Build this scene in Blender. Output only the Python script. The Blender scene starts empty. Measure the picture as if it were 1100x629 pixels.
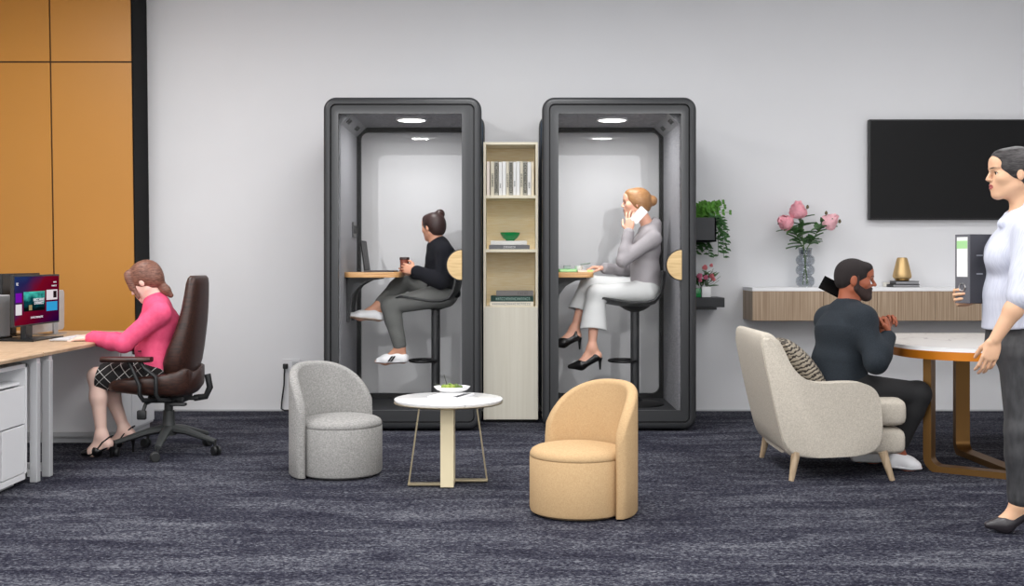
import bpy, bmesh, math, random
import numpy as np
from mathutils import Vector as V, Matrix
random.seed(7)
C = bpy.context.scene.collection
PI = math.pi
H, F, CX, HY = 1.15, 1230.0, 550.0, 283.0      # eye height, focal length and principal point of the photograph (1100 x 629)
FLOORK = H * F

def W(px, py, d):
    """world point seen at pixel (px, py) of the photograph, d metres in front of the camera"""
    return V(((px - CX) * d / F, d, H - (py - HY) * d / F))

def srgb(r, g, b):
    def f(c):
        c /= 255.0
        return c / 12.92 if c <= 0.04045 else ((c + 0.055) / 1.055) ** 2.4
    return (f(r), f(g), f(b), 1.0)

# ------------------------------------------------------------------ materials
MATS = {}
def new_mat(name):
    m = bpy.data.materials.new(name); m.use_nodes = True
    nt = m.node_tree
    return m, nt, nt.nodes['Principled BSDF']

def plain(name, rgb, rough=0.5, metal=0.0, spec=0.5, coat=0.0, bump=0.0, bscale=200.0, vary=0.0, vscale=8.0, emit=0.0):
    if name in MATS: return MATS[name]
    m, nt, b = new_mat(name)
    b.inputs['Base Color'].default_value = srgb(*rgb)
    b.inputs['Roughness'].default_value = rough
    b.inputs['Metallic'].default_value = metal
    b.inputs['Specular IOR Level'].default_value = spec
    b.inputs['Coat Weight'].default_value = coat
    if emit:
        b.inputs['Emission Color'].default_value = srgb(*rgb); b.inputs['Emission Strength'].default_value = emit
    tc = nt.nodes.new('ShaderNodeTexCoord')
    if vary:
        n = nt.nodes.new('ShaderNodeTexNoise'); n.inputs['Scale'].default_value = vscale; n.inputs['Detail'].default_value = 3
        nt.links.new(tc.outputs['Object'], n.inputs['Vector'])
        r = nt.nodes.new('ShaderNodeValToRGB')
        c = srgb(*rgb)
        r.color_ramp.elements[0].position = 0.3; r.color_ramp.elements[1].position = 0.7
        r.color_ramp.elements[0].color = tuple(x * (1 - vary) for x in c[:3]) + (1,)
        r.color_ramp.elements[1].color = tuple(min(1, x * (1 + vary)) for x in c[:3]) + (1,)
        nt.links.new(n.outputs['Fac'], r.inputs['Fac']); nt.links.new(r.outputs['Color'], b.inputs['Base Color'])
    if bump:
        n2 = nt.nodes.new('ShaderNodeTexNoise'); n2.inputs['Scale'].default_value = bscale; n2.inputs['Detail'].default_value = 2
        nt.links.new(tc.outputs['Object'], n2.inputs['Vector'])
        bp = nt.nodes.new('ShaderNodeBump'); bp.inputs['Strength'].default_value = bump; bp.inputs['Distance'].default_value = 0.002
        nt.links.new(n2.outputs['Fac'], bp.inputs['Height']); nt.links.new(bp.outputs['Normal'], b.inputs['Normal'])
    MATS[name] = m
    return m

def stretched(name, c1, c2, scale=(1, 1, 1), nscale=10.0, rough=0.5, detail=4.0, p0=0.35, p1=0.65, bump=0.0, dist=0.0, spec=0.4, c3=None, wscale=None, sheen=0.0):
    """two-colour stretched noise: wood grain, woven cloth, carpet streaks"""
    if name in MATS: return MATS[name]
    m, nt, b = new_mat(name)
    b.inputs['Roughness'].default_value = rough; b.inputs['Specular IOR Level'].default_value = spec
    b.inputs['Sheen Weight'].default_value = sheen
    tc = nt.nodes.new('ShaderNodeTexCoord'); mp = nt.nodes.new('ShaderNodeMapping'); mp.inputs['Scale'].default_value = scale
    nt.links.new(tc.outputs['Object'], mp.inputs['Vector'])
    n = nt.nodes.new('ShaderNodeTexNoise'); n.inputs['Scale'].default_value = nscale; n.inputs['Detail'].default_value = detail
    n.inputs['Distortion'].default_value = dist
    nt.links.new(mp.outputs['Vector'], n.inputs['Vector'])
    r = nt.nodes.new('ShaderNodeValToRGB'); r.color_ramp.elements[0].position = p0; r.color_ramp.elements[1].position = p1
    r.color_ramp.elements[0].color = srgb(*c1); r.color_ramp.elements[1].color = srgb(*c2)
    if c3:
        e = r.color_ramp.elements.new((p0 + p1) / 2); e.color = srgb(*c3)
    nt.links.new(n.outputs['Fac'], r.inputs['Fac']); nt.links.new(r.outputs['Color'], b.inputs['Base Color'])
    if bump:
        bp = nt.nodes.new('ShaderNodeBump'); bp.inputs['Strength'].default_value = bump; bp.inputs['Distance'].default_value = 0.003
        nt.links.new(n.outputs['Fac'], bp.inputs['Height']); nt.links.new(bp.outputs['Normal'], b.inputs['Normal'])
    MATS[name] = m
    return m

def weave(name, c1, c2, s=260.0, rough=0.9, bump=0.35, big=0.12):
    """heathered cloth: fine cross-hatched noise in both thread directions, plus a slow cloudy variation"""
    if name in MATS: return MATS[name]
    m, nt, b = new_mat(name)
    b.inputs['Roughness'].default_value = rough; b.inputs['Specular IOR Level'].default_value = 0.2
    tc = nt.nodes.new('ShaderNodeTexCoord')
    outs = []
    for sc in ((s, s, s * .18), (s * .18, s * .18, s)):
        mp = nt.nodes.new('ShaderNodeMapping'); mp.inputs['Scale'].default_value = sc
        n = nt.nodes.new('ShaderNodeTexNoise'); n.inputs['Scale'].default_value = 1.0; n.inputs['Detail'].default_value = 2
        nt.links.new(tc.outputs['Object'], mp.inputs['Vector']); nt.links.new(mp.outputs['Vector'], n.inputs['Vector'])
        outs.append(n.outputs['Fac'])
    mx = nt.nodes.new('ShaderNodeMath'); mx.operation = 'ADD'
    nt.links.new(outs[0], mx.inputs[0]); nt.links.new(outs[1], mx.inputs[1])
    hf = nt.nodes.new('ShaderNodeMath'); hf.operation = 'MULTIPLY'; hf.inputs[1].default_value = 0.5
    nt.links.new(mx.outputs[0], hf.inputs[0])
    r = nt.nodes.new('ShaderNodeValToRGB'); r.color_ramp.elements[0].position = 0.38; r.color_ramp.elements[1].position = 0.62
    r.color_ramp.elements[0].color = srgb(*c1); r.color_ramp.elements[1].color = srgb(*c2)
    nt.links.new(hf.outputs[0], r.inputs['Fac']); nt.links.new(r.outputs['Color'], b.inputs['Base Color'])
    bp = nt.nodes.new('ShaderNodeBump'); bp.inputs['Strength'].default_value = bump; bp.inputs['Distance'].default_value = 0.002
    nt.links.new(hf.outputs[0], bp.inputs['Height']); nt.links.new(bp.outputs['Normal'], b.inputs['Normal'])
    MATS[name] = m
    return m

def thin_glass(name, tint=(255, 255, 255), refl=0.06, rough=0.02, edge=0.5):
    if name in MATS: return MATS[name]
    m = bpy.data.materials.new(name); m.use_nodes = True; nt = m.node_tree; nt.nodes.clear()
    o = nt.nodes.new('ShaderNodeOutputMaterial'); mx = nt.nodes.new('ShaderNodeMixShader')
    t = nt.nodes.new('ShaderNodeBsdfTransparent'); t.inputs['Color'].default_value = srgb(*tint)
    g = nt.nodes.new('ShaderNodeBsdfGlossy'); g.inputs['Roughness'].default_value = rough
    lw = nt.nodes.new('ShaderNodeLayerWeight'); lw.inputs['Blend'].default_value = 0.25
    mr = nt.nodes.new('ShaderNodeMapRange'); mr.inputs['To Min'].default_value = refl; mr.inputs['To Max'].default_value = edge
    nt.links.new(lw.outputs['Facing'], mr.inputs['Value']); nt.links.new(mr.outputs[0], mx.inputs['Fac'])
    nt.links.new(t.outputs[0], mx.inputs[1]); nt.links.new(g.outputs[0], mx.inputs[2]); nt.links.new(mx.outputs[0], o.inputs['Surface'])
    MATS[name] = m
    return m

def glow(name, rgb, strength):
    if name in MATS: return MATS[name]
    m = bpy.data.materials.new(name); m.use_nodes = True; nt = m.node_tree; nt.nodes.clear()
    o = nt.nodes.new('ShaderNodeOutputMaterial'); e = nt.nodes.new('ShaderNodeEmission')
    e.inputs['Color'].default_value = srgb(*rgb); e.inputs['Strength'].default_value = strength
    nt.links.new(e.outputs[0], o.inputs['Surface'])
    MATS[name] = m
    return m

# ------------------------------------------------------------------ objects
ORI = {}
def thing(name, label, cat, loc=(0, 0, 0), group=None, kind=None):
    o = bpy.data.objects.new(name, None); C.objects.link(o)
    o.empty_display_size = 0.1
    o.location = loc; ORI[o.name] = V(loc)
    if label: o['label'] = label
    if cat: o['category'] = cat
    if group: o['group'] = group
    if kind: o['kind'] = kind
    return o

def tag(o, label=None, cat=None, group=None, kind=None):
    if label: o['label'] = label
    if cat: o['category'] = cat
    if group: o['group'] = group
    if kind: o['kind'] = kind
    return o

def finish(name, me, mats, parent=None, origin=None, smooth=None, label=None, local=False):
    """link a mesh (world coordinates) as one object; its data is shifted to its thing's base"""
    o = bpy.data.objects.new(name, me)
    if not isinstance(mats, (list, tuple)): mats = [mats]
    for m in mats: me.materials.append(m)
    base = V((0, 0, 0))
    if parent is not None:
        base = ORI[parent.name]; o.parent = parent
    elif origin is not None:
        base = V(origin); o.location = base
    if not local and base.length > 0: me.transform(Matrix.Translation(-base))
    ORI[o.name] = base
    if label: o['label'] = label
    C.objects.link(o)
    return o

def obj(name, bm, mats, parent=None, origin=None, smooth=35, label=None, recalc=True):
    me = bpy.data.meshes.new(name)
    if recalc: bmesh.ops.recalc_face_normals(bm, faces=bm.faces[:])
    if smooth:
        ca = math.cos(math.radians(smooth))
        for f in bm.faces: f.smooth = True
        for e in bm.edges:
            lf = e.link_faces
            if len(lf) == 2 and lf[0].normal.dot(lf[1].normal) < ca: e.smooth = False
    bm.to_mesh(me); bm.free()
    return finish(name, me, mats, parent, origin, label=label)

def copy_tree(o, parent=None):
    c = o.copy(); C.objects.link(c)
    ORI[c.name] = ORI[o.name].copy()
    if parent is not None: c.parent = parent
    for ch in list(o.children): copy_tree(ch, c)
    return c

# ------------------------------------------------------------------ bmesh shapes
def box(bm, lo, hi, bev=0.0, seg=2, mi=0, rot=None):
    """axis aligned box; rot=(Matrix3, pivot) turns it"""
    x0, y0, z0 = lo; x1, y1, z1 = hi
    vs = [bm.verts.new(p) for p in ((x0, y0, z0), (x1, y0, z0), (x1, y1, z0), (x0, y1, z0), (x0, y0, z1), (x1, y0, z1), (x1, y1, z1), (x0, y1, z1))]
    fs = [bm.faces.new([vs[i] for i in q]) for q in ((0, 3, 2, 1), (4, 5, 6, 7), (0, 1, 5, 4), (1, 2, 6, 5), (2, 3, 7, 6), (3, 0, 4, 7))]
    for f in fs: f.material_index = mi
    if rot:
        M, p = rot; p = V(p)
        for v in vs: v.co = M @ (v.co - p) + p
    if bev:
        es = list({e for f in fs for e in f.edges})
        r = bmesh.ops.bevel(bm, geom=es, offset=bev, segments=seg, profile=0.5, affect='EDGES', clamp_overlap=True)
        for f in r['faces']: f.material_index = mi
    return bm

def frames(pts):
    pts = [V(p) for p in pts]; n = len(pts); T = []
    for i in range(n):
        a = pts[max(0, i - 1)]; b = pts[min(n - 1, i + 1)]
        T.append((b - a).normalized())
    up = V((0, 0, 1)) if abs(T[0].z) < 0.9 else V((1, 0, 0))
    N = [(up - T[0] * up.dot(T[0])).normalized()]
    for i in range(1, n):
        v = N[-1] - T[i] * N[-1].dot(T[i]); N.append(v.normalized())
    return pts, T, N

def tube(bm, pts, r, seg=10, caps=True, mi=0, closed=False, sq=None):
    """round tube along pts; r is a radius or one per point; sq=(a,b) flattens the section"""
    pts, T, N = frames(pts); n = len(pts)
    rs = r if isinstance(r, (list, tuple)) else [r] * n
    rings = []
    for i in range(n):
        B = T[i].cross(N[i]); ring = []
        for k in range(seg):
            a = 2 * PI * k / seg; ca, sa = math.cos(a), math.sin(a)
            if sq: ca *= sq[0]; sa *= sq[1]
            ring.append(bm.verts.new(pts[i] + (N[i] * ca + B * sa) * rs[i]))
        rings.append(ring)
    for i in range(n - 1 if not closed else n):
        a, b = rings[i], rings[(i + 1) % n]
        for k in range(seg):
            f = bm.faces.new((a[k], a[(k + 1) % seg], b[(k + 1) % seg], b[k])); f.material_index = mi
    if caps and not closed:
        f = bm.faces.new(rings[0][::-1]); f.material_index = mi
        f = bm.faces.new(rings[-1]); f.material_index = mi
    return bm

def bar(bm, pts, w, h, up=V((0, 0, 1)), mi=0, bev=0.0):
    """flat rectangular bar swept along pts; w across, h along 'up'-ish normal"""
    pts = [V(p) for p in pts]; n = len(pts); rings = []
    for i in range(n):
        t = (pts[min(n - 1, i + 1)] - pts[max(0, i - 1)]).normalized()
        s = t.cross(up)
        s = s.normalized() if s.length > 1e-4 else V((1, 0, 0))
        u = s.cross(t).normalized()
        rings.append([bm.verts.new(pts[i] + s * a * w / 2 + u * b * h / 2) for a, b in ((-1, -1), (1, -1), (1, 1), (-1, 1))])
    for i in range(n - 1):
        for k in range(4):
            bm.faces.new((rings[i][k], rings[i][(k + 1) % 4], rings[i + 1][(k + 1) % 4], rings[i + 1][k])).material_index = mi
    bm.faces.new(rings[0][::-1]).material_index = mi; bm.faces.new(rings[-1]).material_index = mi
    return bm

def lathe(bm, prof, c=(0, 0, 0), seg=32, mi=0, sx=1.0, sy=1.0):
    """profile [(r, z)] turned about the vertical through c"""
    c = V(c); rings = []
    for r, z in prof:
        if r < 1e-6: rings.append([bm.verts.new(c + V((0, 0, z)))])
        else: rings.append([bm.verts.new(c + V((r * sx * math.cos(2 * PI * k / seg), r * sy * math.sin(2 * PI * k / seg), z))) for k in range(seg)])
    for a, b in zip(rings, rings[1:]):
        for k in range(seg):
            k2 = (k + 1) % seg
            if len(a) == 1 and len(b) == 1: continue
            if len(a) == 1: f = bm.faces.new((a[0], b[k2], b[k]))
            elif len(b) == 1: f = bm.faces.new((a[k], a[k2], b[0]))
            else: f = bm.faces.new((a[k], a[k2], b[k2], b[k]))
            f.material_index = mi
    for ring, rev in ((rings[0], True), (rings[-1], False)):
        if len(ring) > 1:
            f = bm.faces.new(ring[::-1] if rev else ring); f.material_index = mi
    return bm

def prism(bm, loop, vec, mi=0, bev=0.0):
    """closed loop of points pushed along vec"""
    vec = V(vec)
    a = [bm.verts.new(V(p)) for p in loop]; b = [bm.verts.new(V(p) + vec) for p in loop]
    n = len(a); fs = [bm.faces.new(a[::-1]), bm.faces.new(b)]
    for k in range(n): fs.append(bm.faces.new((a[k], a[(k + 1) % n], b[(k + 1) % n], b[k])))
    for f in fs: f.material_index = mi
    if bev:
        es = list({e for f in fs[:2] for e in f.edges})
        r = bmesh.ops.bevel(bm, geom=es, offset=bev, segments=2, profile=0.5, affect='EDGES', clamp_overlap=True)
        for f in r['faces']: f.material_index = mi
    return bm

def rr(x0, x1, z0, z1, r, n=8, r2=None):
    """rounded rectangle, 4(n+1) points (x, z)"""
    out = []
    for cx, cz, a0 in ((x1 - r, z1 - r, 0), (x0 + r, z1 - r, 90), (x0 + r, z0 + r, 180), (x1 - r, z0 + r, 270)):
        for k in range(n + 1):
            a = math.radians(a0 + 90 * k / n); out.append((cx + r * math.cos(a), cz + r * math.sin(a)))
    return out

def ring_prism(bm, outer, inner, y0, y1, mi=0, chamfer=0.0):
    """frame between two equal-length (x, z) loops, from depth y0 to y1; chamfer rounds the outer front edge"""
    n = len(outer)
    cx = sum(p[0] for p in outer) / n; cz = sum(p[1] for p in outer) / n
    L = []
    if chamfer:
        sh = []
        for i, (x, z) in enumerate(outer):
            ax, az = outer[i - 1]; bx, bz = outer[(i + 1) % n]
            tx, tz = bx - ax, bz - az; l = math.hypot(tx, tz) or 1
            nx, nz = tz / l, -tx / l
            if nx * (x - cx) + nz * (z - cz) < 0: nx, nz = -nx, -nz
            sh.append((nx, nz))
        for k in range(5):
            a = PI / 2 * k / 4
            L.append(([(x - nx * chamfer * (1 - math.sin(a)), z - nz * chamfer * (1 - math.sin(a))) for (x, z), (nx, nz) in zip(outer, sh)], y0 + chamfer * (1 - math.cos(a))))
    else: L.append((outer, y0))
    L.append((outer, y1)); L.append((inner, y1)); L.append((inner, y0))
    V4 = [[bm.verts.new((x, y, z)) for x, z in lp] for lp, y in L]
    m = len(V4)
    for j in range(m):
        a, b = V4[j], V4[(j + 1) % m]
        for i in range(n):
            bm.faces.new((a[i], a[(i + 1) % n], b[(i + 1) % n], b[i])).material_index = mi
    return bm

def loft(bm, rings, caps=True, mi=0):
    vs = [[bm.verts.new(p) for p in r] for r in rings]
    n = len(vs[0])
    for a, b in zip(vs, vs[1:]):
        for k in range(n): bm.faces.new((a[k], a[(k + 1) % n], b[(k + 1) % n], b[k])).material_index = mi
    if caps:
        bm.faces.new(vs[0][::-1]).material_index = mi; bm.faces.new(vs[-1]).material_index = mi
    return bm

def sup(n, a, b, e=3.5):
    """super-ellipse section, n points (u, v)"""
    out = []
    for k in range(n):
        t = 2 * PI * k / n; c, s = math.cos(t), math.sin(t)
        out.append((a * math.copysign(abs(c) ** (2 / e), c), b * math.copysign(abs(s) ** (2 / e), s)))
    return out

def arc(p, c, a0, a1, n, u, v, r):
    return [V(c) + V(u) * r * math.cos(a0 + (a1 - a0) * k / n) + V(v) * r * math.sin(a0 + (a1 - a0) * k / n) for k in range(n + 1)]

# ------------------------------------------------------------------ implicit surfaces (bodies, hair, clothes)
class Sdf:
    def __init__(s): s.p = []
    def cone(s, a, b, ra, rb, k=.02, op='u', flat=None):
        a = np.array(a, float); b = np.array(b, float)
        m = max(ra, rb) * (max(1, max(f for _, f in flat)) if flat else 1)
        s.p.append(('c', (a, b, ra, rb, flat), k, op, np.minimum(a, b) - m, np.maximum(a, b) + m)); return s
    def ball(s, c, r, k=.02, op='u'): return s.ell(c, np.eye(3), (r, r, r), k, op)
    def ell(s, c, ax, rad, k=.02, op='u'):
        c = np.array(c, float); ax = np.array(ax, float); m = max(rad)
        s.p.append(('e', (c, ax, rad), k, op, c - m, c + m)); return s
    def half(s, n, pt, k=.01):
        n = np.array(n, float); n /= np.linalg.norm(n)
        s.p.append(('h', (n, float(np.dot(n, np.array(pt, float)))), k, 'i', None, None)); return s
    def chain(s, pts, rs, k=.02, op='u', flat=None):
        for i in range(len(pts) - 1): s.cone(pts[i], pts[i + 1], rs[i], rs[i + 1], k, op, flat)
        return s
    def mesh(s, name, h=.004):
        los = np.array([q[4] for q in s.p if q[3] == 'u']); his = np.array([q[5] for q in s.p if q[3] == 'u'])
        lo = los.min(0) - 4 * h - .01; hi = his.max(0) + 4 * h + .01
        n = np.ceil((hi - lo) / h).astype(int) + 1
        xs = [(lo[i] + h * np.arange(n[i])).astype(np.float32) for i in range(3)]
        Fd = np.full(tuple(n), .2, np.float32)
        for kind, dat, k, op, pl, ph in s.p:
            if pl is None: sl = [slice(0, n[i]) for i in range(3)]
            else:
                i0 = np.maximum(((pl - k - 3 * h - lo) / h).astype(int), 0); i1 = np.minimum(((ph + k + 3 * h - lo) / h).astype(int) + 2, n)
                if (i1 <= i0).any(): continue
                sl = [slice(i0[i], i1[i]) for i in range(3)]
            X = xs[0][sl[0]][:, None, None]; Y = xs[1][sl[1]][None, :, None]; Z = xs[2][sl[2]][None, None, :]
            if kind == 'c':
                a, b, ra, rb, flat = dat; ba = (b - a).astype(np.float32); L = max(float(ba @ ba), 1e-9)
                t = np.clip(((X - a[0]) * ba[0] + (Y - a[1]) * ba[1] + (Z - a[2]) * ba[2]) / L, 0, 1).astype(np.float32)
                qx = X - a[0] - t * ba[0]; qy = Y - a[1] - t * ba[1]; qz = Z - a[2] - t * ba[2]
                if flat:
                    for ax, sc in flat:
                        w = (qx * ax[0] + qy * ax[1] + qz * ax[2]) * (1 / sc - 1)
                        qx = qx + w * ax[0]; qy = qy + w * ax[1]; qz = qz + w * ax[2]
                D = np.sqrt(qx * qx + qy * qy + qz * qz) - (ra + t * (rb - ra))
            elif kind == 'e':
                c, ax, rad = dat; x = X - c[0]; y = Y - c[1]; z = Z - c[2]
                k0 = 0; k1 = 0
                for i in range(3):
                    w = x * ax[i][0] + y * ax[i][1] + z * ax[i][2]
                    k0 = k0 + (w / rad[i]) ** 2; k1 = k1 + (w / rad[i] ** 2) ** 2
                k0 = np.sqrt(k0); k1 = np.sqrt(k1) + 1e-6
                D = k0 * (k0 - 1) / k1
            else:
                nn, cc = dat; D = X * nn[0] + Y * nn[1] + Z * nn[2] - cc
            A = Fd[tuple(sl)]; D = D.astype(np.float32)
            if op == 'u':
                q = np.clip(.5 + .5 * (A - D) / k, 0, 1); R = A * (1 - q) + D * q - k * q * (1 - q)
            else:
                if op == 's': D = -D
                q = np.clip(.5 - .5 * (A - D) / k, 0, 1); R = A * (1 - q) + D * q + k * q * (1 - q)
            Fd[tuple(sl)] = R
        return surfnet(name, Fd, lo, h)

def surfnet(name, Fd, lo, h):
    ins = Fd < 0
    n = Fd.shape
    offs = [(i, j, k) for i in (0, 1) for j in (0, 1) for k in (0, 1)]
    cnt = np.zeros((n[0] - 1, n[1] - 1, n[2] - 1), np.int8)
    for i, j, k in offs: cnt += ins[i:n[0] - 1 + i, j:n[1] - 1 + j, k:n[2] - 1 + k]
    act = (cnt > 0) & (cnt < 8)
    idx = np.argwhere(act); ids = np.full(act.shape, -1, np.int32); ids[act] = np.arange(len(idx))
    vals = {o: Fd[idx[:, 0] + o[0], idx[:, 1] + o[1], idx[:, 2] + o[2]] for o in offs}
    acc = np.zeros((len(idx), 3)); num = np.zeros(len(idx))
    for o in offs:
        for ax in range(3):
            if o[ax]: continue
            p = list(o); p[ax] = 1; p = tuple(p)
            a, b = vals[o], vals[p]; cr = (a < 0) != (b < 0)
            t = np.where(cr, a / np.where(cr, a - b, 1), 0)
            pos = np.tile(np.array(o, float), (len(idx), 1)); pos[:, ax] += t
            acc[cr] += pos[cr]; num[cr] += 1
    co = (idx + acc / num[:, None]) * h + lo
    quads = []
    for ax in range(3):
        A = np.moveaxis(ins, ax, 0); I = np.moveaxis(ids, ax, 0)
        cr = A[:-1, 1:-1, 1:-1] != A[1:, 1:-1, 1:-1]
        w = np.argwhere(cr)
        if not len(w): continue
        i, j, k = w[:, 0], w[:, 1] + 1, w[:, 2] + 1
        q = np.stack([I[i, j - 1, k - 1], I[i, j, k - 1], I[i, j, k], I[i, j - 1, k]], 1)
        fl = A[i, j, k]
        if ax == 1: fl = ~fl
        q[~fl] = q[~fl][:, ::-1]
        quads.append(q)
    q = np.concatenate(quads)
    me = bpy.data.meshes.new(name)
    me.vertices.add(len(co)); me.vertices.foreach_set('co', co.astype(np.float32).ravel())
    me.loops.add(q.size); me.loops.foreach_set('vertex_index', q.astype(np.int32).ravel())
    me.polygons.add(len(q)); me.polygons.foreach_set('loop_start', np.arange(0, q.size, 4, dtype=np.int32))
    me.polygons.foreach_set('loop_total', np.full(len(q), 4, np.int32))
    me.polygons.foreach_set('use_smooth', np.ones(len(q), bool))
    me.update(calc_edges=True)
    return me

def centers(me):
    n = len(me.polygons); c = np.empty(n * 3, np.float32); me.polygons.foreach_get('center', c)
    return c.reshape(n, 3)
# ================================================================== materials of the place
M_wall = plain('wall_paint', (226, 226, 228), .75, vary=.015, vscale=1.5)
M_ceil = plain('ceiling_paint', (235, 235, 235), .8)
M_orange = plain('orange_lacquer_panel', (184, 126, 46), .42, vary=.03, vscale=.9)
M_black = plain('black_satin', (9, 9, 10), .6, spec=.1)
M_gap = plain('dark_joint', (52, 34, 18), .8)
M_white = plain('white_melamine', (226, 226, 228), .35)
M_whitegrey = plain('pale_grey_metal', (196, 197, 199), .38, metal=.2)
M_podgrey = plain('graphite_coated_metal', (50, 51, 53), .4, metal=.15)
M_poddark = plain('dark_graphite', (50, 51, 53), .45, metal=.2)
M_podblack = plain('black_rubber', (13, 13, 14), .55)
M_podblue = weave('slate_blue_felt', (38, 58, 78), (62, 84, 105), 300)
M_felt = weave('light_grey_felt', (112, 112, 116), (160, 160, 164), 240, bump=.3)
M_podfloor = plain('charcoal_carpet_tile', (44, 45, 48), .85, vary=.15, vscale=120, bump=.3)
M_glass = thin_glass('clear_door_glass', (255, 255, 255), .0018, .02, .2)
M_rglass = thin_glass('clear_rear_glass', (252, 252, 252), .012, .015, .3)
M_oak = stretched('light_oak_top', (186, 143, 96), (222, 184, 138), (3, 3, 40), 4, .4, bump=.05)
M_oakx = stretched('oak_table_edge', (178, 128, 76), (226, 178, 122), (2, 30, 60), 3, .4)
M_desk = stretched('desk_oak', (176, 146, 116), (206, 178, 148), (40, 2.5, 10), 2.2, .45)
M_deskedge = plain('desk_edge', (108, 88, 68), .5)
M_pine = stretched('pale_pine', (246, 224, 176), (254, 237, 202), (3, 3, 30), 3.5, .5)
M_pinedoor = stretched('pale_pine_vertical', (229, 222, 205), (236, 230, 214), (30, 30, 1.0), 1.4, .5)
M_pineedge = plain('pale_pine_edge', (242, 232, 208), .5)
M_walnut = stretched('taupe_wood_veneer', (146, 122, 98), (182, 160, 136), (70, 20, 1.3), 1.3, .5)
M_stone = plain('white_stone', (238, 238, 240), .3, vary=.02)
M_marble = None
M_chrome = plain('brushed_steel', (190, 190, 192), .28, metal=1)
M_gold = plain('brushed_gold', (206, 174, 124), .45, metal=.9)
M_bronze = plain('aged_bronze', (126, 92, 50), .38, metal=.8)
M_brassedge = plain('amber_bronze_edge', (214, 128, 30), .35, metal=.45)
M_cream = plain('cream_lacquer', (228, 214, 178), .45)
M_champ = plain('champagne_metal', (186, 172, 142), .32, metal=.8)
M_leather = stretched('brown_leather', (36, 20, 16), (68, 40, 30), (4, 30, 30), 3, .4, bump=.12, spec=.5)
M_plastic = plain('black_plastic', (30, 31, 32), .45)
M_plastic2 = plain('dark_grey_nylon', (58, 60, 60), .5)
M_fgrey = weave('grey_heather_cloth', (128, 127, 125), (168, 166, 163), 420, bump=.3)
M_fbeige = weave('apricot_cloth', (183, 151, 111), (197, 167, 127), 520, bump=.25)
M_fcream = weave('oatmeal_linen', (178, 170, 157), (208, 200, 187), 560, bump=.35)
M_legwood = stretched('pale_ash_wood', (150, 128, 102), (190, 168, 140), (20, 20, 2), 3, .5)
M_tv = plain('tv_glass', (19, 19, 20), .45, spec=.2)
M_tvedge = plain('tv_bezel', (14, 14, 15), .4)

def carpet():
    m, nt, b = new_mat('navy_streaked_carpet')
    b.inputs['Roughness'].default_value = .95; b.inputs['Specular IOR Level'].default_value = .1
    tc = nt.nodes.new('ShaderNodeTexCoord')
    def nz(sc, detail, rough=.5, dist=0):
        mp = nt.nodes.new('ShaderNodeMapping'); mp.inputs['Scale'].default_value = sc
        n = nt.nodes.new('ShaderNodeTexNoise'); n.inputs['Scale'].default_value = 1; n.inputs['Detail'].default_value = detail
        n.inputs['Roughness'].default_value = rough; n.inputs['Distortion'].default_value = dist
        nt.links.new(tc.outputs['Object'], mp.inputs['Vector']); nt.links.new(mp.outputs['Vector'], n.inputs['Vector'])
        return n.outputs['Fac']
    def mth(op, a, bb):
        x = nt.nodes.new('ShaderNodeMath'); x.operation = op
        for i, v in enumerate((a, bb)):
            if isinstance(v, (int, float)): x.inputs[i].default_value = v
            else: nt.links.new(v, x.inputs[i])
        return x.outputs[0]
    big = nz((1.5, 6.0, 1), 4, .6, .6)
    mid = nz((9, 36, 1), 3, .6)
    fine = nz((58, 100, 1), 2, .65, .8)
    s = mth('ADD', mth('MULTIPLY', big, .62), mth('ADD', mth('MULTIPLY', mid, .40), mth('MULTIPLY', fine, 1.45)))
    s = mth('MULTIPLY', s, 1 / 2.47)
    r = nt.nodes.new('ShaderNodeValToRGB')
    r.color_ramp.elements[0].position = .40; r.color_ramp.elements[0].color = srgb(16, 16, 28)
    r.color_ramp.elements[1].position = .61; r.color_ramp.elements[1].color = srgb(114, 115, 121)
    e = r.color_ramp.elements.new(.48); e.color = srgb(38, 38, 51)
    e = r.color_ramp.elements.new(.54); e.color = srgb(69, 70, 79)
    nt.links.new(s, r.inputs['Fac']); nt.links.new(r.outputs['Color'], b.inputs['Base Color'])
    bp = nt.nodes.new('ShaderNodeBump'); bp.inputs['Strength'].default_value = .4; bp.inputs['Distance'].default_value = .004
    nt.links.new(fine, bp.inputs['Height']); nt.links.new(bp.outputs['Normal'], b.inputs['Normal'])
    return m
M_carpet = carpet()

def marble():
    m, nt, b = new_mat('white_veined_marble')
    b.inputs['Roughness'].default_value = .16
    tc = nt.nodes.new('ShaderNodeTexCoord'); n = nt.nodes.new('ShaderNodeTexNoise')
    n.inputs['Scale'].default_value = 1.3; n.inputs['Detail'].default_value = 4; n.inputs['Distortion'].default_value = 1.2
    nt.links.new(tc.outputs['Object'], n.inputs['Vector'])
    r = nt.nodes.new('ShaderNodeValToRGB')
    r.color_ramp.elements[0].position = .492; r.color_ramp.elements[0].color = srgb(244, 244, 244)
    r.color_ramp.elements[1].position = .508; r.color_ramp.elements[1].color = srgb(244, 244, 244)
    e = r.color_ramp.elements.new(.5); e.color = srgb(206, 206, 208)
    nt.links.new(n.outputs['Fac'], r.inputs['Fac']); nt.links.new(r.outputs['Color'], b.inputs['Base Color'])
    return m
M_marble = marble()

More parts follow.
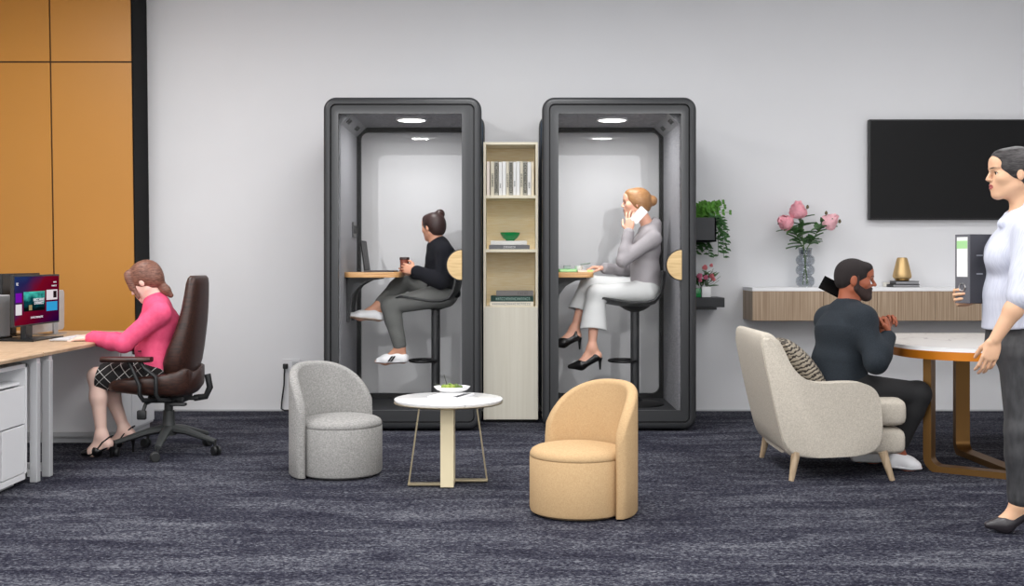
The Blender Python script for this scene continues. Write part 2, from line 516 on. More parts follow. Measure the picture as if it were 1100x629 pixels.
# ================================================================== the room
def struct(name, bm, m, smooth=0):
    o = obj(name, bm, m, smooth=smooth); o['kind'] = 'structure'; return o
YB = 8.95
XL, XR, ZC = -5.4, 4.7, 3.32
struct('floor', box(bmesh.new(), (XL, -1.5, -.1), (XR, YB, 0)), M_carpet)
struct('wall_back', box(bmesh.new(), (XL, YB, -.1), (XR, YB + .15, ZC + .1)), M_wall)
struct('wall_left', box(bmesh.new(), (XL - .15, .5, -.1), (XL, YB + .15, ZC + .1)), M_wall)
struct('wall_right', box(bmesh.new(), (XR, .5, -.1), (XR + .15, YB + .15, ZC + .1)), M_wall)
struct('ceiling', box(bmesh.new(), (XL, .9, ZC), (XR, YB, ZC + .1)), M_ceil)
bb = bmesh.new(); box(bb, (W(160, 441, YB).x, YB - .012, 0), (XR, YB, .012)); struct('baseboard_back', bb, M_whitegrey)

# orange cladding in front of the back wall, ending in a black edge; its joints lean a little, as the photo shows them
yo = W(0, 0, 8.62).y
def opx(px, py): return W(px, py, yo)
def lean(px0, px1, z):       # px at the top of the frame -> px at row 300
    za, zb = H + HY * yo / F, H - 17 * yo / F
    t = (za - z) / (za - zb); p = px0 + (px1 - px0) * t
    return (p - CX) * yo / F
ztop, zj = ZC, H + (HY - 66.5) * yo / F
cl = thing('wall_cladding', 'tall orange wall cladding of flat panels with thin dark joints and a black end', 'wall panel', (-3.5, yo, 0), kind='structure')
core = bmesh.new()
box(core, (XL, yo + .012, 0), (W(142, 0, yo).x, YB, ZC))
obj('backing', core, M_gap, cl, smooth=0)
g = .006
for zlo, zhi in ((0.0, zj - g), (zj + g, ztop)):
    for (a0, a1), (b0, b1) in (((-420, -415), (-118, -112)), ((-118, -112), (53, 58)), ((53, 58), (141, 145.3))):
        q = [(lean(a0, a1, zlo) + g, yo, zlo), (lean(b0, b1, zlo) - g, yo, zlo), (lean(b0, b1, zhi) - g, yo, zhi), (lean(a0, a1, zhi) + g, yo, zhi)]
        obj('panel', prism(bmesh.new(), q, (0, .012, 0)), M_orange, cl, smooth=0)
e0, e1, e2, e3 = lean(141, 145.3, 0), lean(141, 145.3, ZC), lean(142.5, 146, ZC), lean(142.5, 146, 0)
obj('edge_post', prism(bmesh.new(), [(e0, yo - .01, 0), (e3, yo - .01, 0), (e2, yo - .01, ZC), (e1, yo - .01, ZC)], (0, YB - yo + .01, 0)), M_black, cl, smooth=0, label='black vertical end post')

# ================================================================== work booths
def pod(px0, px1, door0, door1, gl0, gl1, side, label, table_px):
    """side=-1: felt wall seen at the left (booth left of the camera), +1: at the right"""
    d0, d1 = 7.858, 8.88
    k = d0 / F
    x0, x1 = (px0 - CX) * k, (px1 - CX) * k
    zt = H + (HY - 104) * k
    zz = lambda py: H - (py - HY) * k
    cxm = (x0 + x1) / 2
    P = thing('phone_booth', label, 'booth', (cxm, (d0 + d1) / 2, 0), 'glass fronted phone booths')
    ox0, ox1, oz0, oz1 = x0, x1, .012, zt
    rw = .047
    o1 = rr(ox0, ox1, oz0, oz1, .085); i1 = rr(ox0 + rw, ox1 - rw, oz0 + rw, oz1 - rw, .04)
    obj('front_frame', ring_prism(bmesh.new(), o1, i1, d0, d0 + .10, chamfer=.03), M_podgrey, P, smooth=50)
    # body shell behind the front ring
    so = rr(ox0 + .012, ox1 - .012, oz0 + .005, oz1 - .012, .075); si = rr(ox0 + .05, ox1 - .05, .06, oz1 - .05, .04)
    b = bmesh.new(); ring_prism(b, so, si, d0 + .10, d1 - .06)
    sh = obj('shell', b, M_podblue, P, smooth=50, label='slate blue outer shell')
    so2 = rr(ox0, ox1, oz0, oz1, .085)
    obj('rear_frame_ring', ring_prism(bmesh.new(), so2, si, d1 - .06, d1), M_podgrey, P, smooth=50)
    # black seal groove and door
    gi = rr(ox0 + rw + .008, ox1 - rw - .008, oz0 + rw + .008, oz1 - rw - .008, .034)
    obj('door_seal', ring_prism(bmesh.new(), i1, gi, d0 + .03, d0 + .09), M_podblack, P, smooth=50)
    gx0, gx1 = (gl0 - CX) * k, (gl1 - CX) * k
    gz0, gz1 = zz(441), zz(121.5)
    din = rr(gx0, gx1, gz0, gz1, .006)
    D = obj('door', ring_prism(bmesh.new(), gi, din, d0 + .012, d0 + .052), M_podgrey, P, smooth=50)
    obj('door_glass', box(bmesh.new(), (gx0 - .004, d0 + .026, gz0 - .004), (gx1 + .004, d0 + .034, gz1 + .004)), M_glass, D, smooth=0)
    # wooden half disc handle at the closing side
    hx, hz, hr = gx1 + .002, zz(284.5), .102
    loop = [(hx, d0 - .012, hz - hr)] + [(hx - hr * math.sin(PI * t / 24), d0 - .012, hz - hr * math.cos(PI * t / 24)) for t in range(1, 24)] + [(hx, d0 - .012, hz + hr)]
    hd = obj('door_handle', prism(bmesh.new(), loop, (0, .022, 0), bev=.004), stretched('handle_maple', (190, 160, 112), (208, 180, 132), (3, 3, 30), 3.5, .5), D, smooth=40, label='half round pale wooden door handle')
    lo2 = [((x - hx) * 1.07 + hx, d0 + .0005, (z - hz) * 1.07 + hz) for x, y, z in loop]
    obj('handle_backing', prism(bmesh.new(), lo2, (0, .011, 0)), M_podblack, D, smooth=40)
    # lining
    ix0, ix1 = ox0 + .105 if side < 0 else ox0 + .085, ox1 - .085 if side < 0 else ox1 - .105
    iz0, iz1 = .118, H + 146 * 8.8 / F
    obj('wall_lining', box(bmesh.new(), (ox0 + .052, d0 + .1, iz0), (ix0, d1 - .07, iz1)), M_felt, P, smooth=0)
    obj('wall_lining', box(bmesh.new(), (ix1, d0 + .1, iz0), (ox1 - .052, d1 - .07, iz1)), M_felt, P, smooth=0)
    obj('ceiling_lining', box(bmesh.new(), (ox0 + .052, d0 + .1, iz1), (ox1 - .052, d1 - .07, iz1 + .03)), M_felt, P, smooth=0)
    obj('booth_floor', box(bmesh.new(), (ox0 + .052, d0 + .06, .062), (ox1 - .052, d1 - .07, iz0)), M_podfloor, P, smooth=0)
    # black rear window frame with rounded corners, and the glass in it
    fo = rr(ix0, ix1, iz0, iz1, .004); fi = rr(ix0 + .03, ix1 - .03, iz0 + .035, iz1 - .035, .055)
    RF = obj('rear_window_frame', ring_prism(bmesh.new(), fo, fi, d1 - .085, d1 - .04), M_podblack, P, smooth=50)
    obj('rear_glass', box(bmesh.new(), (ix0 + .01, d1 - .05, iz0 + .01), (ix1 - .01, d1 - .042, iz1 - .01)), M_rglass, RF, smooth=0)
    # round ceiling lamp
    lx, ly = cxm + (.03 if side < 0 else -.015), 8.26
    L = obj('ceiling_lamp', lathe(bmesh.new(), [(.11, iz1 + .001), (.112, iz1 - .012), (.098, iz1 - .014), (.098, iz1 - .006), (0, iz1 - .006)], (lx, ly, 0)), M_white, P, smooth=30)
    obj('lamp_disc', lathe(bmesh.new(), [(.096, iz1 - .007), (.094, iz1 - .015), (0, iz1 - .016)], (lx, ly, 0)), glow('lamp_white', (255, 253, 248), 6.0), L)
    # chamfered air vent strip along the top corner of the felt wall
    cx_, s = (ix0, 1) if side < 0 else (ix1, -1)
    vl = [(cx_ - .001 * s, d0 + .11, iz1 - .075), (cx_ + .075 * s, d0 + .11, iz1 + .0), (cx_ - .001 * s, d0 + .11, iz1)]
    vt = obj('air_vent', prism(bmesh.new(), vl, (0, d1 - .09 - d0 - .11, 0)), plain('vent_grey', (128, 129, 132), .6), P, smooth=0)
    for y in (8.08, 8.16, 8.5, 8.58):
        c0 = V((cx_ + .037 * s, y, iz1 - .037))
        n = V((s, 0, -1)).normalized(); u = V((s, 0, 1)).normalized()
        q = [c0 + u * a * .018 + V((0, bb_ * .028, 0)) + n * .0005 for a, bb_ in ((-1, -1), (1, -1), (1, 1), (-1, 1))]
        obj('slot', prism(bmesh.new(), q, n * .003), M_podblack, vt, smooth=0)
    # feet hidden under the shell
    b = bmesh.new()
    obj('plinth', box(b, (ox0 + .06, d0 + .12, 0), (ox1 - .06, d1 - .08, .02)), M_podblack, P, smooth=0)
    # wooden wall desk on two curved black brackets
    tz = 1.15 - (292.2 - HY) * 8.2 / F
    t0, t1, ty0, ty1 = table_px
    tp = rr(t0, t1, ty0, ty1, .05)
    T = obj('desk_shelf', prism(bmesh.new(), [(x, y, tz - .037) for x, y in tp], (0, 0, .037), bev=.004), M_oakx, P, smooth=40)
    bx = t0 if abs(t0 - ix0) < abs(t1 - ix1) else t1
    sg = 1 if bx == t0 else -1
    for y in (ty0 + .13, ty1 - .13):
        prof = [(0, -.038), (.24, -.038), (.24, -.050), (.16, -.062), (.09, -.10), (.045, -.16), (.03, -.25), (.02, -.36), (0, -.36)]
        obj('bracket', prism(bmesh.new(), [(bx + sg * (u + .001), y, tz + v) for u, v in prof], (0, .025, 0)), M_poddark, T, smooth=0)
    return P, (ix0, ix1, iz0, iz1, tz, cxm)

P1, G1 = pod(347, 517, 355, 508, 363, 496, -1, 'left glass fronted phone booth with person in dark top and black laptop', (-1.197 + .006, (430 - CX) * 8.2 / F, 8.1, 8.62))
P2, G2 = pod(582.5, 748.5, 591, 741, 600, 732, 1, 'right glass fronted phone booth with person on a phone inside', (G1[0] * 0 + .295, (637 - CX) * 8.2 / F, 8.1, 8.62))
# power socket in the left booth's felt wall
b = bmesh.new(); box(b, (G1[0], 8.53, 1.35), (G1[0] + .012, 8.70, 1.46), .003); sk = obj('power_socket', b, plain('socket_grey', (72, 72, 74), .4), P1, smooth=0)
for y in (8.575, 8.655):
    b = bmesh.new(); box(b, (G1[0] + .012, y - .028, 1.375), (G1[0] + .016, y + .028, 1.435), .002); obj('outlet', b, M_podblack, sk, smooth=0)

# ================================================================== bar stools in the booths
def stool(x, y, zf, seat_z, rear, label):
    S = thing('bar_stool', label, 'stool', (x, y, zf), 'black bar stools in the booths')
    obj('base', lathe(bmesh.new(), [(.21, zf + .001), (.21, zf + .010), (.19, zf + .018), (.06, zf + .03), (.035, zf + .06), (0, zf + .06)], (x, y, 0), 40), M_podblack, S)
    obj('column', lathe(bmesh.new(), [(.032, zf + .05), (.032, seat_z - .05), (.05, seat_z - .045), (.07, seat_z - .03), (0, seat_z - .03)], (x, y, 0), 20), M_poddark, S)
    c = V((x - .09, y, .44))
    b = bmesh.new()
    tube(b, [c + V((.10 * math.cos(a) , .12 * math.sin(a), 0)) for a in [2 * PI * i / 32 for i in range(32)]], .010, 8, closed=True)
    tube(b, [V((x - .03, y, .44)), V((x + .0, y, .44))], .03, 10)
    obj('footring', b, M_podblack, S)
    # shell seat: swept section, low front lip, rising backrest
    prof = [(-.27, .012), (-.24, .026), (-.15, .012), (-.04, -.005), (.06, -.004), (.13, .018), (.172, .07), (.19, .14), (.198, .215), (.20, .24)]
    prof = [(u * (rear / .2 if u > 0 else 1), v) for u, v in prof]
    rings = []
    n = len(prof)
    for i, (u, v) in enumerate(prof):
        t = i / (n - 1)
        hw = .19 * (1 - .18 * max(0, (.25 - t) / .25)) * (1 - .25 * max(0, (t - .55) / .45) ** 2)
        a = prof[max(0, i - 1)]; c_ = prof[min(n - 1, i + 1)]
        tu, tv = c_[0] - a[0], c_[1] - a[1]; l = math.hypot(tu, tv); nu, nv = -tv / l, tu / l
        top, bot = [], []
        for j in range(9):
            w = -1 + 2 * j / 8
            lift = .028 * abs(w) ** 2.5
            th = .012 + .012 * (1 - abs(w))
            top.append((x + u + nu * lift, y + w * hw, seat_z + v + nv * lift))
            bot.append((x + u + nu * (lift - th), y + w * hw, seat_z + v + nv * (lift - th)))
        rings.append([V(p) for p in top] + [V(p) for p in bot[::-1]])
    obj('seat_shell', loft(bmesh.new(), rings), plain('black_leatherette', (26, 27, 29), .38), S, smooth=60)
    b = bmesh.new(); lathe(b, [(.03, seat_z - .06), (.07, seat_z - .045), (.115, seat_z - .016), (0, seat_z - .014)], (x, y, 0), 24)
    obj('seat_plate', b, M_podblack, S)
    return S
S1 = stool((468 - CX) * 8.4 / F, 8.40, G1[2], H - (324 - HY) * 8.4 / F, .178, 'black bar stool under the person in the dark top, left booth')
S2 = stool((682 - CX) * 8.4 / F, 8.40, G2[2], H - (326 - HY) * 8.4 / F, .205, 'black bar stool under the person in grey on the phone, right booth')

# ================================================================== bookcase between the booths
d = 8.30
bx0, bx1 = (519.3 - CX) * d / F, (578 - CX) * d / F
bz0, bz1 = H - (450.5 - HY) * d / F, H + (HY - 152.5) * d / F
B = thing('bookcase', 'narrow pale wood bookcase with three open shelves between the two booths', 'bookcase', ((bx0 + bx1) / 2, d, 0))
tk = .018; bdep = 8.75
zs1, zs2, zs3 = [H - (p - HY) * d / F for p in (209.5, 267.5, 329)]
obj('side_panel', box(bmesh.new(), (bx0, d, bz0), (bx0 + tk, bdep, bz1), .001), M_pineedge, B, smooth=0)
obj('side_panel', box(bmesh.new(), (bx1 - tk, d, bz0), (bx1, bdep, bz1), .001), M_pineedge, B, smooth=0)
obj('top_panel', box(bmesh.new(), (bx0 + tk, d, bz1 - tk), (bx1 - tk, bdep, bz1), .001), M_pineedge, B, smooth=0)
obj('back_panel', box(bmesh.new(), (bx0 + tk, d + .30, bz0), (bx1 - tk, d + .31, bz1 - tk)), M_pine, B, smooth=0)
for z in (zs1, zs2): obj('shelf', box(bmesh.new(), (bx0 + tk, d + .004, z - .022), (bx1 - tk, d + .30, z), .001), M_pineedge, B, smooth=0)
obj('shelf', box(bmesh.new(), (bx0 + tk, d + .02, zs3 - .022), (bx1 - tk, d + .30, zs3), .001), M_pineedge, B, smooth=0)
obj('door', box(bmesh.new(), (bx0 + .001, d - .018, bz0 + .004), (bx1 - .001, d - .001, zs3 - .004), .0015), M_pinedoor, B, smooth=0)
obj('plinth', box(bmesh.new(), (bx0 + .01, d + .05, 0), (bx1 - .01, bdep, bz0)), M_podblack, B, smooth=0)

def glyphs(bm, p, ux, uz, n, w, hgt, gap, th=.0006, seed=1, mi=0, words=None, bold=.28):
    """a line of small letter-like marks starting at p, running along ux"""
    R = random.Random(seed); ux = V(ux).normalized(); uz = V(uz).normalized(); nn = ux.cross(uz).normalized()
    p = V(p); x = 0
    for i in range(n):
        if words and i in words: x += w * .8
        k = R.random()
        strokes = [(0, 0, bold, 1)]
        strokes += [(.28, .78, 1, 1)] if k < .6 else [(.28, .4, .8, .6)]
        if k > .3: strokes.append((1 - bold, 0, 1, 1))
        else: strokes.append((.28, 0, .9, .2))
        for a0, b0, a1, b1 in strokes:
            q = [p + ux * (x + a * w) + uz * b_ * hgt + nn * .0004 for a, b_ in ((a0, b0), (a1, b0), (a1, b1), (a0, b1))]
            prism(bm, q, nn * th, mi)
        x += w + gap
    return bm

def upright_book(pa, pb, pt, rgb, label, i, marks):
    y = d + .035
    xa, xb = (pa - CX) * y / F, (pb - CX) * y / F
    z1 = zs1 + (209.5 - pt) * y / F
    base = ((xa + xb) / 2, y, zs1)
    col = plain('book_spine_%d_%d_%d' % rgb, rgb, .6)
    o = thing('book', label, 'book', base, 'row of upright books on the top shelf')
    b = bmesh.new()
    dp = .19
    box(b, (xa + .0006, y, zs1 + .0005), (xb - .0006, y + dp, z1), .002, 1)
    obj('cover', b, col, o, smooth=0)
    b = bmesh.new(); box(b, (xa + .0035, y + .006, z1 - .002), (xb - .0035, y + dp - .004, z1 + .0008)); obj('pages', b, plain('paper', (236, 232, 222), .8), o, smooth=0)
    if marks:
        b = bmesh.new(); n, hw, off, seed = marks
        glyphs(b, (xa + (xb - xa) * (.5 + hw / 2), y, z1 - off), (0, 0, -1), (-1, 0, 0), n, .0075, (xb - xa) * hw, .0035, seed=seed)
        for v in b.verts:                      # marks stand on the spine, facing the room
            v.co.y = y - .0004 - (.0006 if v.co.y > y else 0)
        obj('spine_lettering', b, plain('spine_ink', (70, 68, 64), .7), o, smooth=0)
CR, SP, WH = (226, 218, 198), (172, 169, 158), (242, 241, 239)
names = ['thin pinkish white book, first from the left end of the top bookcase shelf',
 'cream book, second from the left on the top bookcase shelf',
 'speckled grey book, third from the left on the top bookcase shelf',
 'white book, fourth from the left, right of the first speckled grey book',
 'white book, fifth from the left on the top bookcase shelf',
 'cream book, sixth from the left, just left of the middle speckled book',
 'speckled grey book in the middle of the row, seventh from the left',
 'white book just right of the middle speckled grey book, top shelf',
 'white book, ninth from the left, just left of the last cream book with lettering',
 'cream lettered book just left of the last speckled grey book, top shelf',
 'speckled grey book, third from the right end of the top shelf',
 'white book, second from the right end of the top bookcase shelf',
 'thin cream book, last at the right end of the top bookcase shelf']
spec = [(522.7, 526.3, 173, (236, 224, 216), None), (527, 531, 173, CR, (9, .5, .09, 1)), (531, 535.6, 173, SP, (20, .75, .012, 2)), (535.8, 539.4, 173.4, WH, (3, .4, .16, 3)), (539.5, 543.6, 173, WH, None),
        (543.8, 546.7, 173, CR, (9, .5, .09, 4)), (546.7, 551.1, 173, SP, (20, .75, .012, 5)), (551.2, 554.6, 173.4, WH, (4, .4, .14, 6)), (554.7, 558.5, 173, WH, None),
        (558.6, 561.9, 173, CR, (9, .5, .09, 7)), (562, 566.5, 173, SP, (20, .75, .012, 8)), (566.6, 570.7, 173.4, WH, (4, .4, .15, 9)), (570.8, 573.6, 173, (238, 226, 200), None)]
for i, ((a, b_, t, rgb, mk), nm) in enumerate(zip(spec, names)): upright_book(a, b_, t, rgb, nm, i, mk)

def flat_book(pa, pb, z0, z1, rgb, label, yd=.04, dp=.18, ink=None, seed=0, n=10, ink_rgb=(220, 220, 220)):
    y = d + yd; xa, xb = (pa - CX) * y / F, (pb - CX) * y / F
    o = thing('book', label, 'book', ((xa + xb) / 2, y, z0), 'books lying on the bookcase shelves')
    c = plain('book_cover_%d_%d_%d' % rgb, rgb, .55)
    b = bmesh.new(); box(b, (xa, y, z0 + .0003), (xb, y + dp, z1 - .0003), .002, 1); obj('cover', b, c, o, smooth=0)
    b = bmesh.new(); box(b, (xb - .003, y + .006, z0 + .004), (xb + .0006, y + dp - .004, z1 - .004)); obj('pages', b, plain('paper', (236, 232, 222), .8), o, smooth=0)
    if ink:
        b = bmesh.new(); w = (xb - xa) * ink[1] / n * .66
        glyphs(b, (xa + (xb - xa) * ink[0], y, z0 + (z1 - z0) * .25), (1, 0, 0), (0, 0, 1), n, w, (z1 - z0) * .5, w * .5, seed=seed)
        obj('spine_lettering', b, plain('ink_%d_%d_%d' % ink_rgb, ink_rgb, .6), o, smooth=0)
    return o
hz = lambda py: H - (py - HY) * (d + .04) / F
zb1 = zs2 + .032; zb2 = zb1 + .030
flat_book(525.3, 569, zs2, zb1, (106, 107, 112), 'grey book lying on the middle bookcase shelf under a white book', ink=(.36, .3), seed=3, n=8)
flat_book(527, 566, zb1, zb2, (238, 236, 232), 'white book lying under the green bowl')
q1 = zs3 + .034; q2 = q1 + .041; q3 = q2 + .037
flat_book(526, 573, zs3, q1, (236, 229, 214), 'cream book with faint grey lettering, bottom of the lowest shelf stack', ink=(.06, .9), seed=5, n=19, ink_rgb=(150, 150, 150))
flat_book(527.2, 573, q1, q2, (10, 58, 50), 'dark green book in the middle of the lowest shelf stack', ink=(.12, .82), seed=6, n=18, ink_rgb=(150, 178, 168))
flat_book(533, 573, q2, q3, (126, 122, 120), 'grey brown book on top of the dark green book', ink=(.58, .3), seed=8, n=5, ink_rgb=(104, 96, 92))
xb_ = (548 - CX) * (d + .13) / F
gb = obj('bowl', lathe(bmesh.new(), [(.030, zb2 + .0005), (.032, zb2 + .006), (.055, zb2 + .022), (.071, zb2 + .048), (.074, zb2 + .062), (.070, zb2 + .061), (.062, zb2 + .040), (.04, zb2 + .022), (0, zb2 + .018)], (xb_, d + .13, 0), 40), plain('green_glaze', (18, 148, 76), .2, coat=.5), origin=(xb_, d + .13, zb2))
tag(gb, 'small glossy green bowl on the white book in the bookcase', 'bowl')
# ================================================================== desk on the left
DZ = .68
DX = -2.49                              # long edge of the desk runs away from the camera
DK = thing('desk', 'oak topped office desk with pale grey metal legs at the left, by the orange wall', 'desk', (-3.1, 6.6, 0))
def desk_top(y0, y1, mi):
    # underside chamfered toward the edge
    x0, x1 = -3.75, DX
    loop = [(x0, DZ), (x1, DZ), (x1 + .004, DZ - .006), (x1 - .0, DZ - .022), (x1 - .02, DZ - .026), (x0, DZ - .026)]
    return prism(bmesh.new(), [(x, y0, z) for x, z in loop], (0, y1 - y0, 0))
obj('desktop', desk_top(6.085, 8.04, 0), M_desk, DK, smooth=0)
obj('desktop', desk_top(4.45, 6.075, 0), M_desk, DK, smooth=0)
def leg(px0, px1, pyb):
    dd = FLOORK / (pyb - HY); xa, xb = (px0 - CX) * dd / F, (px1 - CX) * dd / F
    b = bmesh.new(); box(b, (xa, dd, 0), (xb, dd + .045, DZ - .05), .004); return obj('leg', b, M_whitegrey, DK, smooth=0)
leg(31.5, 40, 518); leg(44.5, 53.5, 512)
for dd in (6.02, 6.18):
    b = bmesh.new(); box(b, (-3.7, dd, DZ - .066), (-2.50, dd + .045, DZ - .026)); obj('crossbar', b, M_whitegrey, DK, smooth=0)
    b = bmesh.new(); box(b, (-3.7, dd, .03), (-2.53, dd + .045, .07)); obj('foot_bar', b, M_whitegrey, DK, smooth=0)
    b = bmesh.new(); box(b, (-3.7, dd, 0), (-3.655, dd + .045, DZ - .05), .004); obj('leg', b, M_whitegrey, DK, smooth=0)
b = bmesh.new(); box(b, (-3.72, 4.6, DZ - .07), (-3.68, 6.0, DZ - .026)); obj('rail', b, M_whitegrey, DK, smooth=0)

# low white side cabinet carrying the far end of the desk
SC = thing('side_cabinet', 'long low white cabinet under the far end of the desk, behind the seated legs', 'cabinet', (-3.1, 7.7, 0))
b = bmesh.new(); box(b, (-3.74, 7.33, .045), (-2.515, 8.03, DZ - .028), .002); obj('carcass', b, M_white, SC, smooth=0)
b = bmesh.new(); box(b, (-3.72, 7.36, 0), (-2.53, 8.0, .045)); obj('plinth', b, M_whitegrey, SC, smooth=0)
b = bmesh.new(); box(b, (-2.515, 7.345, .06), (-2.505, 7.54, DZ - .06), .002); obj('door', b, M_white, SC, smooth=0)
b = bmesh.new(); box(b, (-2.515, 7.55, .06), (-2.505, 8.02, DZ - .06), .002); obj('door', b, M_white, SC, smooth=0)
b = bmesh.new(); box(b, (-2.520, 7.34, DZ - .075), (-2.500, 8.03, DZ - .0285), .002); obj('top_band', b, plain('soft_grey', (176, 177, 181), .5), SC, smooth=0)
b = bmesh.new(); box(b, (-3.74, 7.315, .045), (-2.515, 7.33, .075)); obj('ledge', b, M_whitegrey, SC, smooth=0)

# drawer unit
DU = thing('drawer_unit', 'white drawer unit under the near part of the desk at the left', 'cabinet', (-2.9, 5.7, 0))
xf = -2.535
b = bmesh.new()
box(b, (-3.3, 5.10, .03), (xf - .02, 5.985, .05)); box(b, (-3.3, 5.965, .03), (xf, 5.985, .63)); box(b, (-3.3, 5.10, .03), (xf, 5.12, .63)); box(b, (-3.3, 5.10, .61), (xf, 5.985, .63)); box(b, (-3.3, 5.1, .05), (-3.28, 5.985, .61)); box(b, (xf - .02, 5.10, .03), (xf, 5.985, .06))
obj('carcass', b, M_white, DU, smooth=0)
b = bmesh.new(); box(b, (-3.25, 5.14, 0), (xf - .05, 5.94, .03)); obj('plinth', b, M_whitegrey, DU, smooth=0)
b = bmesh.new(); box(b, (-3.27, 5.125, .52), (xf - .03, 5.962, .535)); obj('tray_shelf', b, M_white, DU, smooth=0)
b = bmesh.new(); box(b, (xf - .02, 5.125, .318), (xf - .002, 5.962, .515), .004); obj('drawer', b, M_white, DU, smooth=0)
b = bmesh.new(); box(b, (xf - .02, 5.70, .064), (xf - .002, 5.962, .312), .004); obj('drawer', b, M_white, DU, smooth=0)
b = bmesh.new(); box(b, (xf - .02, 5.125, .064), (xf - .002, 5.68, .312), .004); obj('drawer', b, M_white, DU, smooth=0)

# monitor in use, screen toward the seated person
MN = thing('monitor', 'switched on black monitor showing a colourful tiled menu on the desk', 'monitor', (-2.98, 7.08, DZ))
mx, y0, y1, z0, z1 = -2.935, 6.745, 7.425, .772, 1.082
b = bmesh.new(); box(b, (mx - .022, y0, z0), (mx, y1, z1), .004); box(b, (mx - .045, y0 + .15, z0 + .06), (mx - .02, y1 - .15, z1 - .06), .01); obj('housing', b, M_plastic, MN, smooth=0)
b = bmesh.new(); box(b, (mx - .085, 7.03, DZ + .004), (mx - .05, 7.13, z0 + .14), .004); obj('stand', b, plain('graphite_stand', (40, 42, 44), .35, metal=.4), MN, smooth=0)
b = bmesh.new(); prism(b, [(mx - .19, 6.93, DZ + .0005), (mx + .06, 6.88, DZ + .0005), (mx + .06, 7.34, DZ + .0005), (mx - .19, 7.26, DZ + .0005)], (0, 0, .008)); obj('base', b, plain('graphite_stand', (40, 42, 44), .35, metal=.4), MN, smooth=0)
# the picture on the screen: blue to red wash with tiles
def screen_mat():
    m = bpy.data.materials.new('screen_wash'); m.use_nodes = True; nt = m.node_tree; nt.nodes.clear()
    o = nt.nodes.new('ShaderNodeOutputMaterial'); e = nt.nodes.new('ShaderNodeEmission'); e.inputs['Strength'].default_value = .9
    tc = nt.nodes.new('ShaderNodeTexCoord'); sx = nt.nodes.new('ShaderNodeSeparateXYZ'); nt.links.new(tc.outputs['Generated'], sx.inputs[0])
    n = nt.nodes.new('ShaderNodeTexNoise'); n.inputs['Scale'].default_value = 1.6; nt.links.new(tc.outputs['Generated'], n.inputs['Vector'])
    a = nt.nodes.new('ShaderNodeMath'); a.operation = 'SUBTRACT'; nt.links.new(sx.outputs['Z'], a.inputs[0]); nt.links.new(sx.outputs['Y'], a.inputs[1])
    c = nt.nodes.new('ShaderNodeMath'); c.operation = 'MULTIPLY_ADD'; c.inputs[1].default_value = .38; c.inputs[2].default_value = .28; nt.links.new(a.outputs[0], c.inputs[0])
    f = nt.nodes.new('ShaderNodeMath'); f.operation = 'MULTIPLY_ADD'; f.inputs[1].default_value = .35; nt.links.new(n.outputs['Fac'], f.inputs[0]); nt.links.new(c.outputs[0], f.inputs[2])
    r = nt.nodes.new('ShaderNodeValToRGB'); E = r.color_ramp.elements
    E[0].position = .1; E[0].color = srgb(38, 4, 60); E[1].position = .85; E[1].color = srgb(20, 72, 120)
    x = E.new(.3); x.color = srgb(92, 4, 34); x = E.new(.52); x.color = srgb(118, 10, 34); x = E.new(.66); x.color = srgb(40, 36, 84)
    nt.links.new(f.outputs[0], r.inputs['Fac']); nt.links.new(r.outputs['Color'], e.inputs['Color']); nt.links.new(e.outputs[0], o.inputs['Surface'])
    return m
sw, shh = y1 - y0 - .02, z1 - z0 - .02
def srect(u0, v0, u1, v1, lift, th=.0004):      # u to the right (away from the camera), v up, 0..1 on the screen
    Y0, Z0 = y0 + .01, z0 + .01
    b = bmesh.new(); box(b, (mx + lift, Y0 + u0 * sw, Z0 + v0 * shh), (mx + lift + th, Y0 + u1 * sw, Z0 + v1 * shh)); return b
SCN = obj('screen', srect(0, 0, 1, 1, .0002), screen_mat(), MN, smooth=0, label='lit screen with blue, red and purple wash')
def art_mat():
    m = bpy.data.materials.new('screen_art'); m.use_nodes = True; nt = m.node_tree; nt.nodes.clear()
    o = nt.nodes.new('ShaderNodeOutputMaterial'); e = nt.nodes.new('ShaderNodeEmission'); e.inputs['Strength'].default_value = .9
    tc = nt.nodes.new('ShaderNodeTexCoord'); n = nt.nodes.new('ShaderNodeTexNoise'); n.inputs['Scale'].default_value = 4; n.inputs['Detail'].default_value = 4
    sx = nt.nodes.new('ShaderNodeSeparateXYZ'); nt.links.new(tc.outputs['Generated'], sx.inputs[0]); nt.links.new(tc.outputs['Generated'], n.inputs['Vector'])
    f = nt.nodes.new('ShaderNodeMath'); f.operation = 'MULTIPLY_ADD'; f.inputs[1].default_value = .55; nt.links.new(sx.outputs['Z'], f.inputs[0])
    g2 = nt.nodes.new('ShaderNodeMath'); g2.operation = 'MULTIPLY'; g2.inputs[1].default_value = .7; nt.links.new(n.outputs['Fac'], g2.inputs[0]); nt.links.new(g2.outputs[0], f.inputs[2])
    r = nt.nodes.new('ShaderNodeValToRGB'); E = r.color_ramp.elements
    E[0].position = .4; E[0].color = srgb(8, 16, 18); E[1].position = .95; E[1].color = srgb(78, 206, 190)
    x = E.new(.62); x.color = srgb(10, 66, 74)
    nt.links.new(f.outputs[0], r.inputs['Fac']); nt.links.new(r.outputs['Color'], e.inputs['Color']); nt.links.new(e.outputs[0], o.inputs['Surface'])
    return m
obj('tile', srect(.19, .27, .66, .68, .0008), art_mat(), SCN, smooth=0, label='large teal picture tile')
for u0, v0, u1, v1, rgb in ((.02, .47, .15, .66, (120, 18, 168)), (.02, .21, .15, .43, (228, 222, 226)), (.70, .48, .96, .70, (232, 220, 226)), (.70, .24, .96, .44, (52, 160, 214))):
    obj('tile', srect(u0, v0, u1, v1, .0008), glow('tile_%d_%d_%d' % rgb, rgb, .9), SCN, smooth=0)
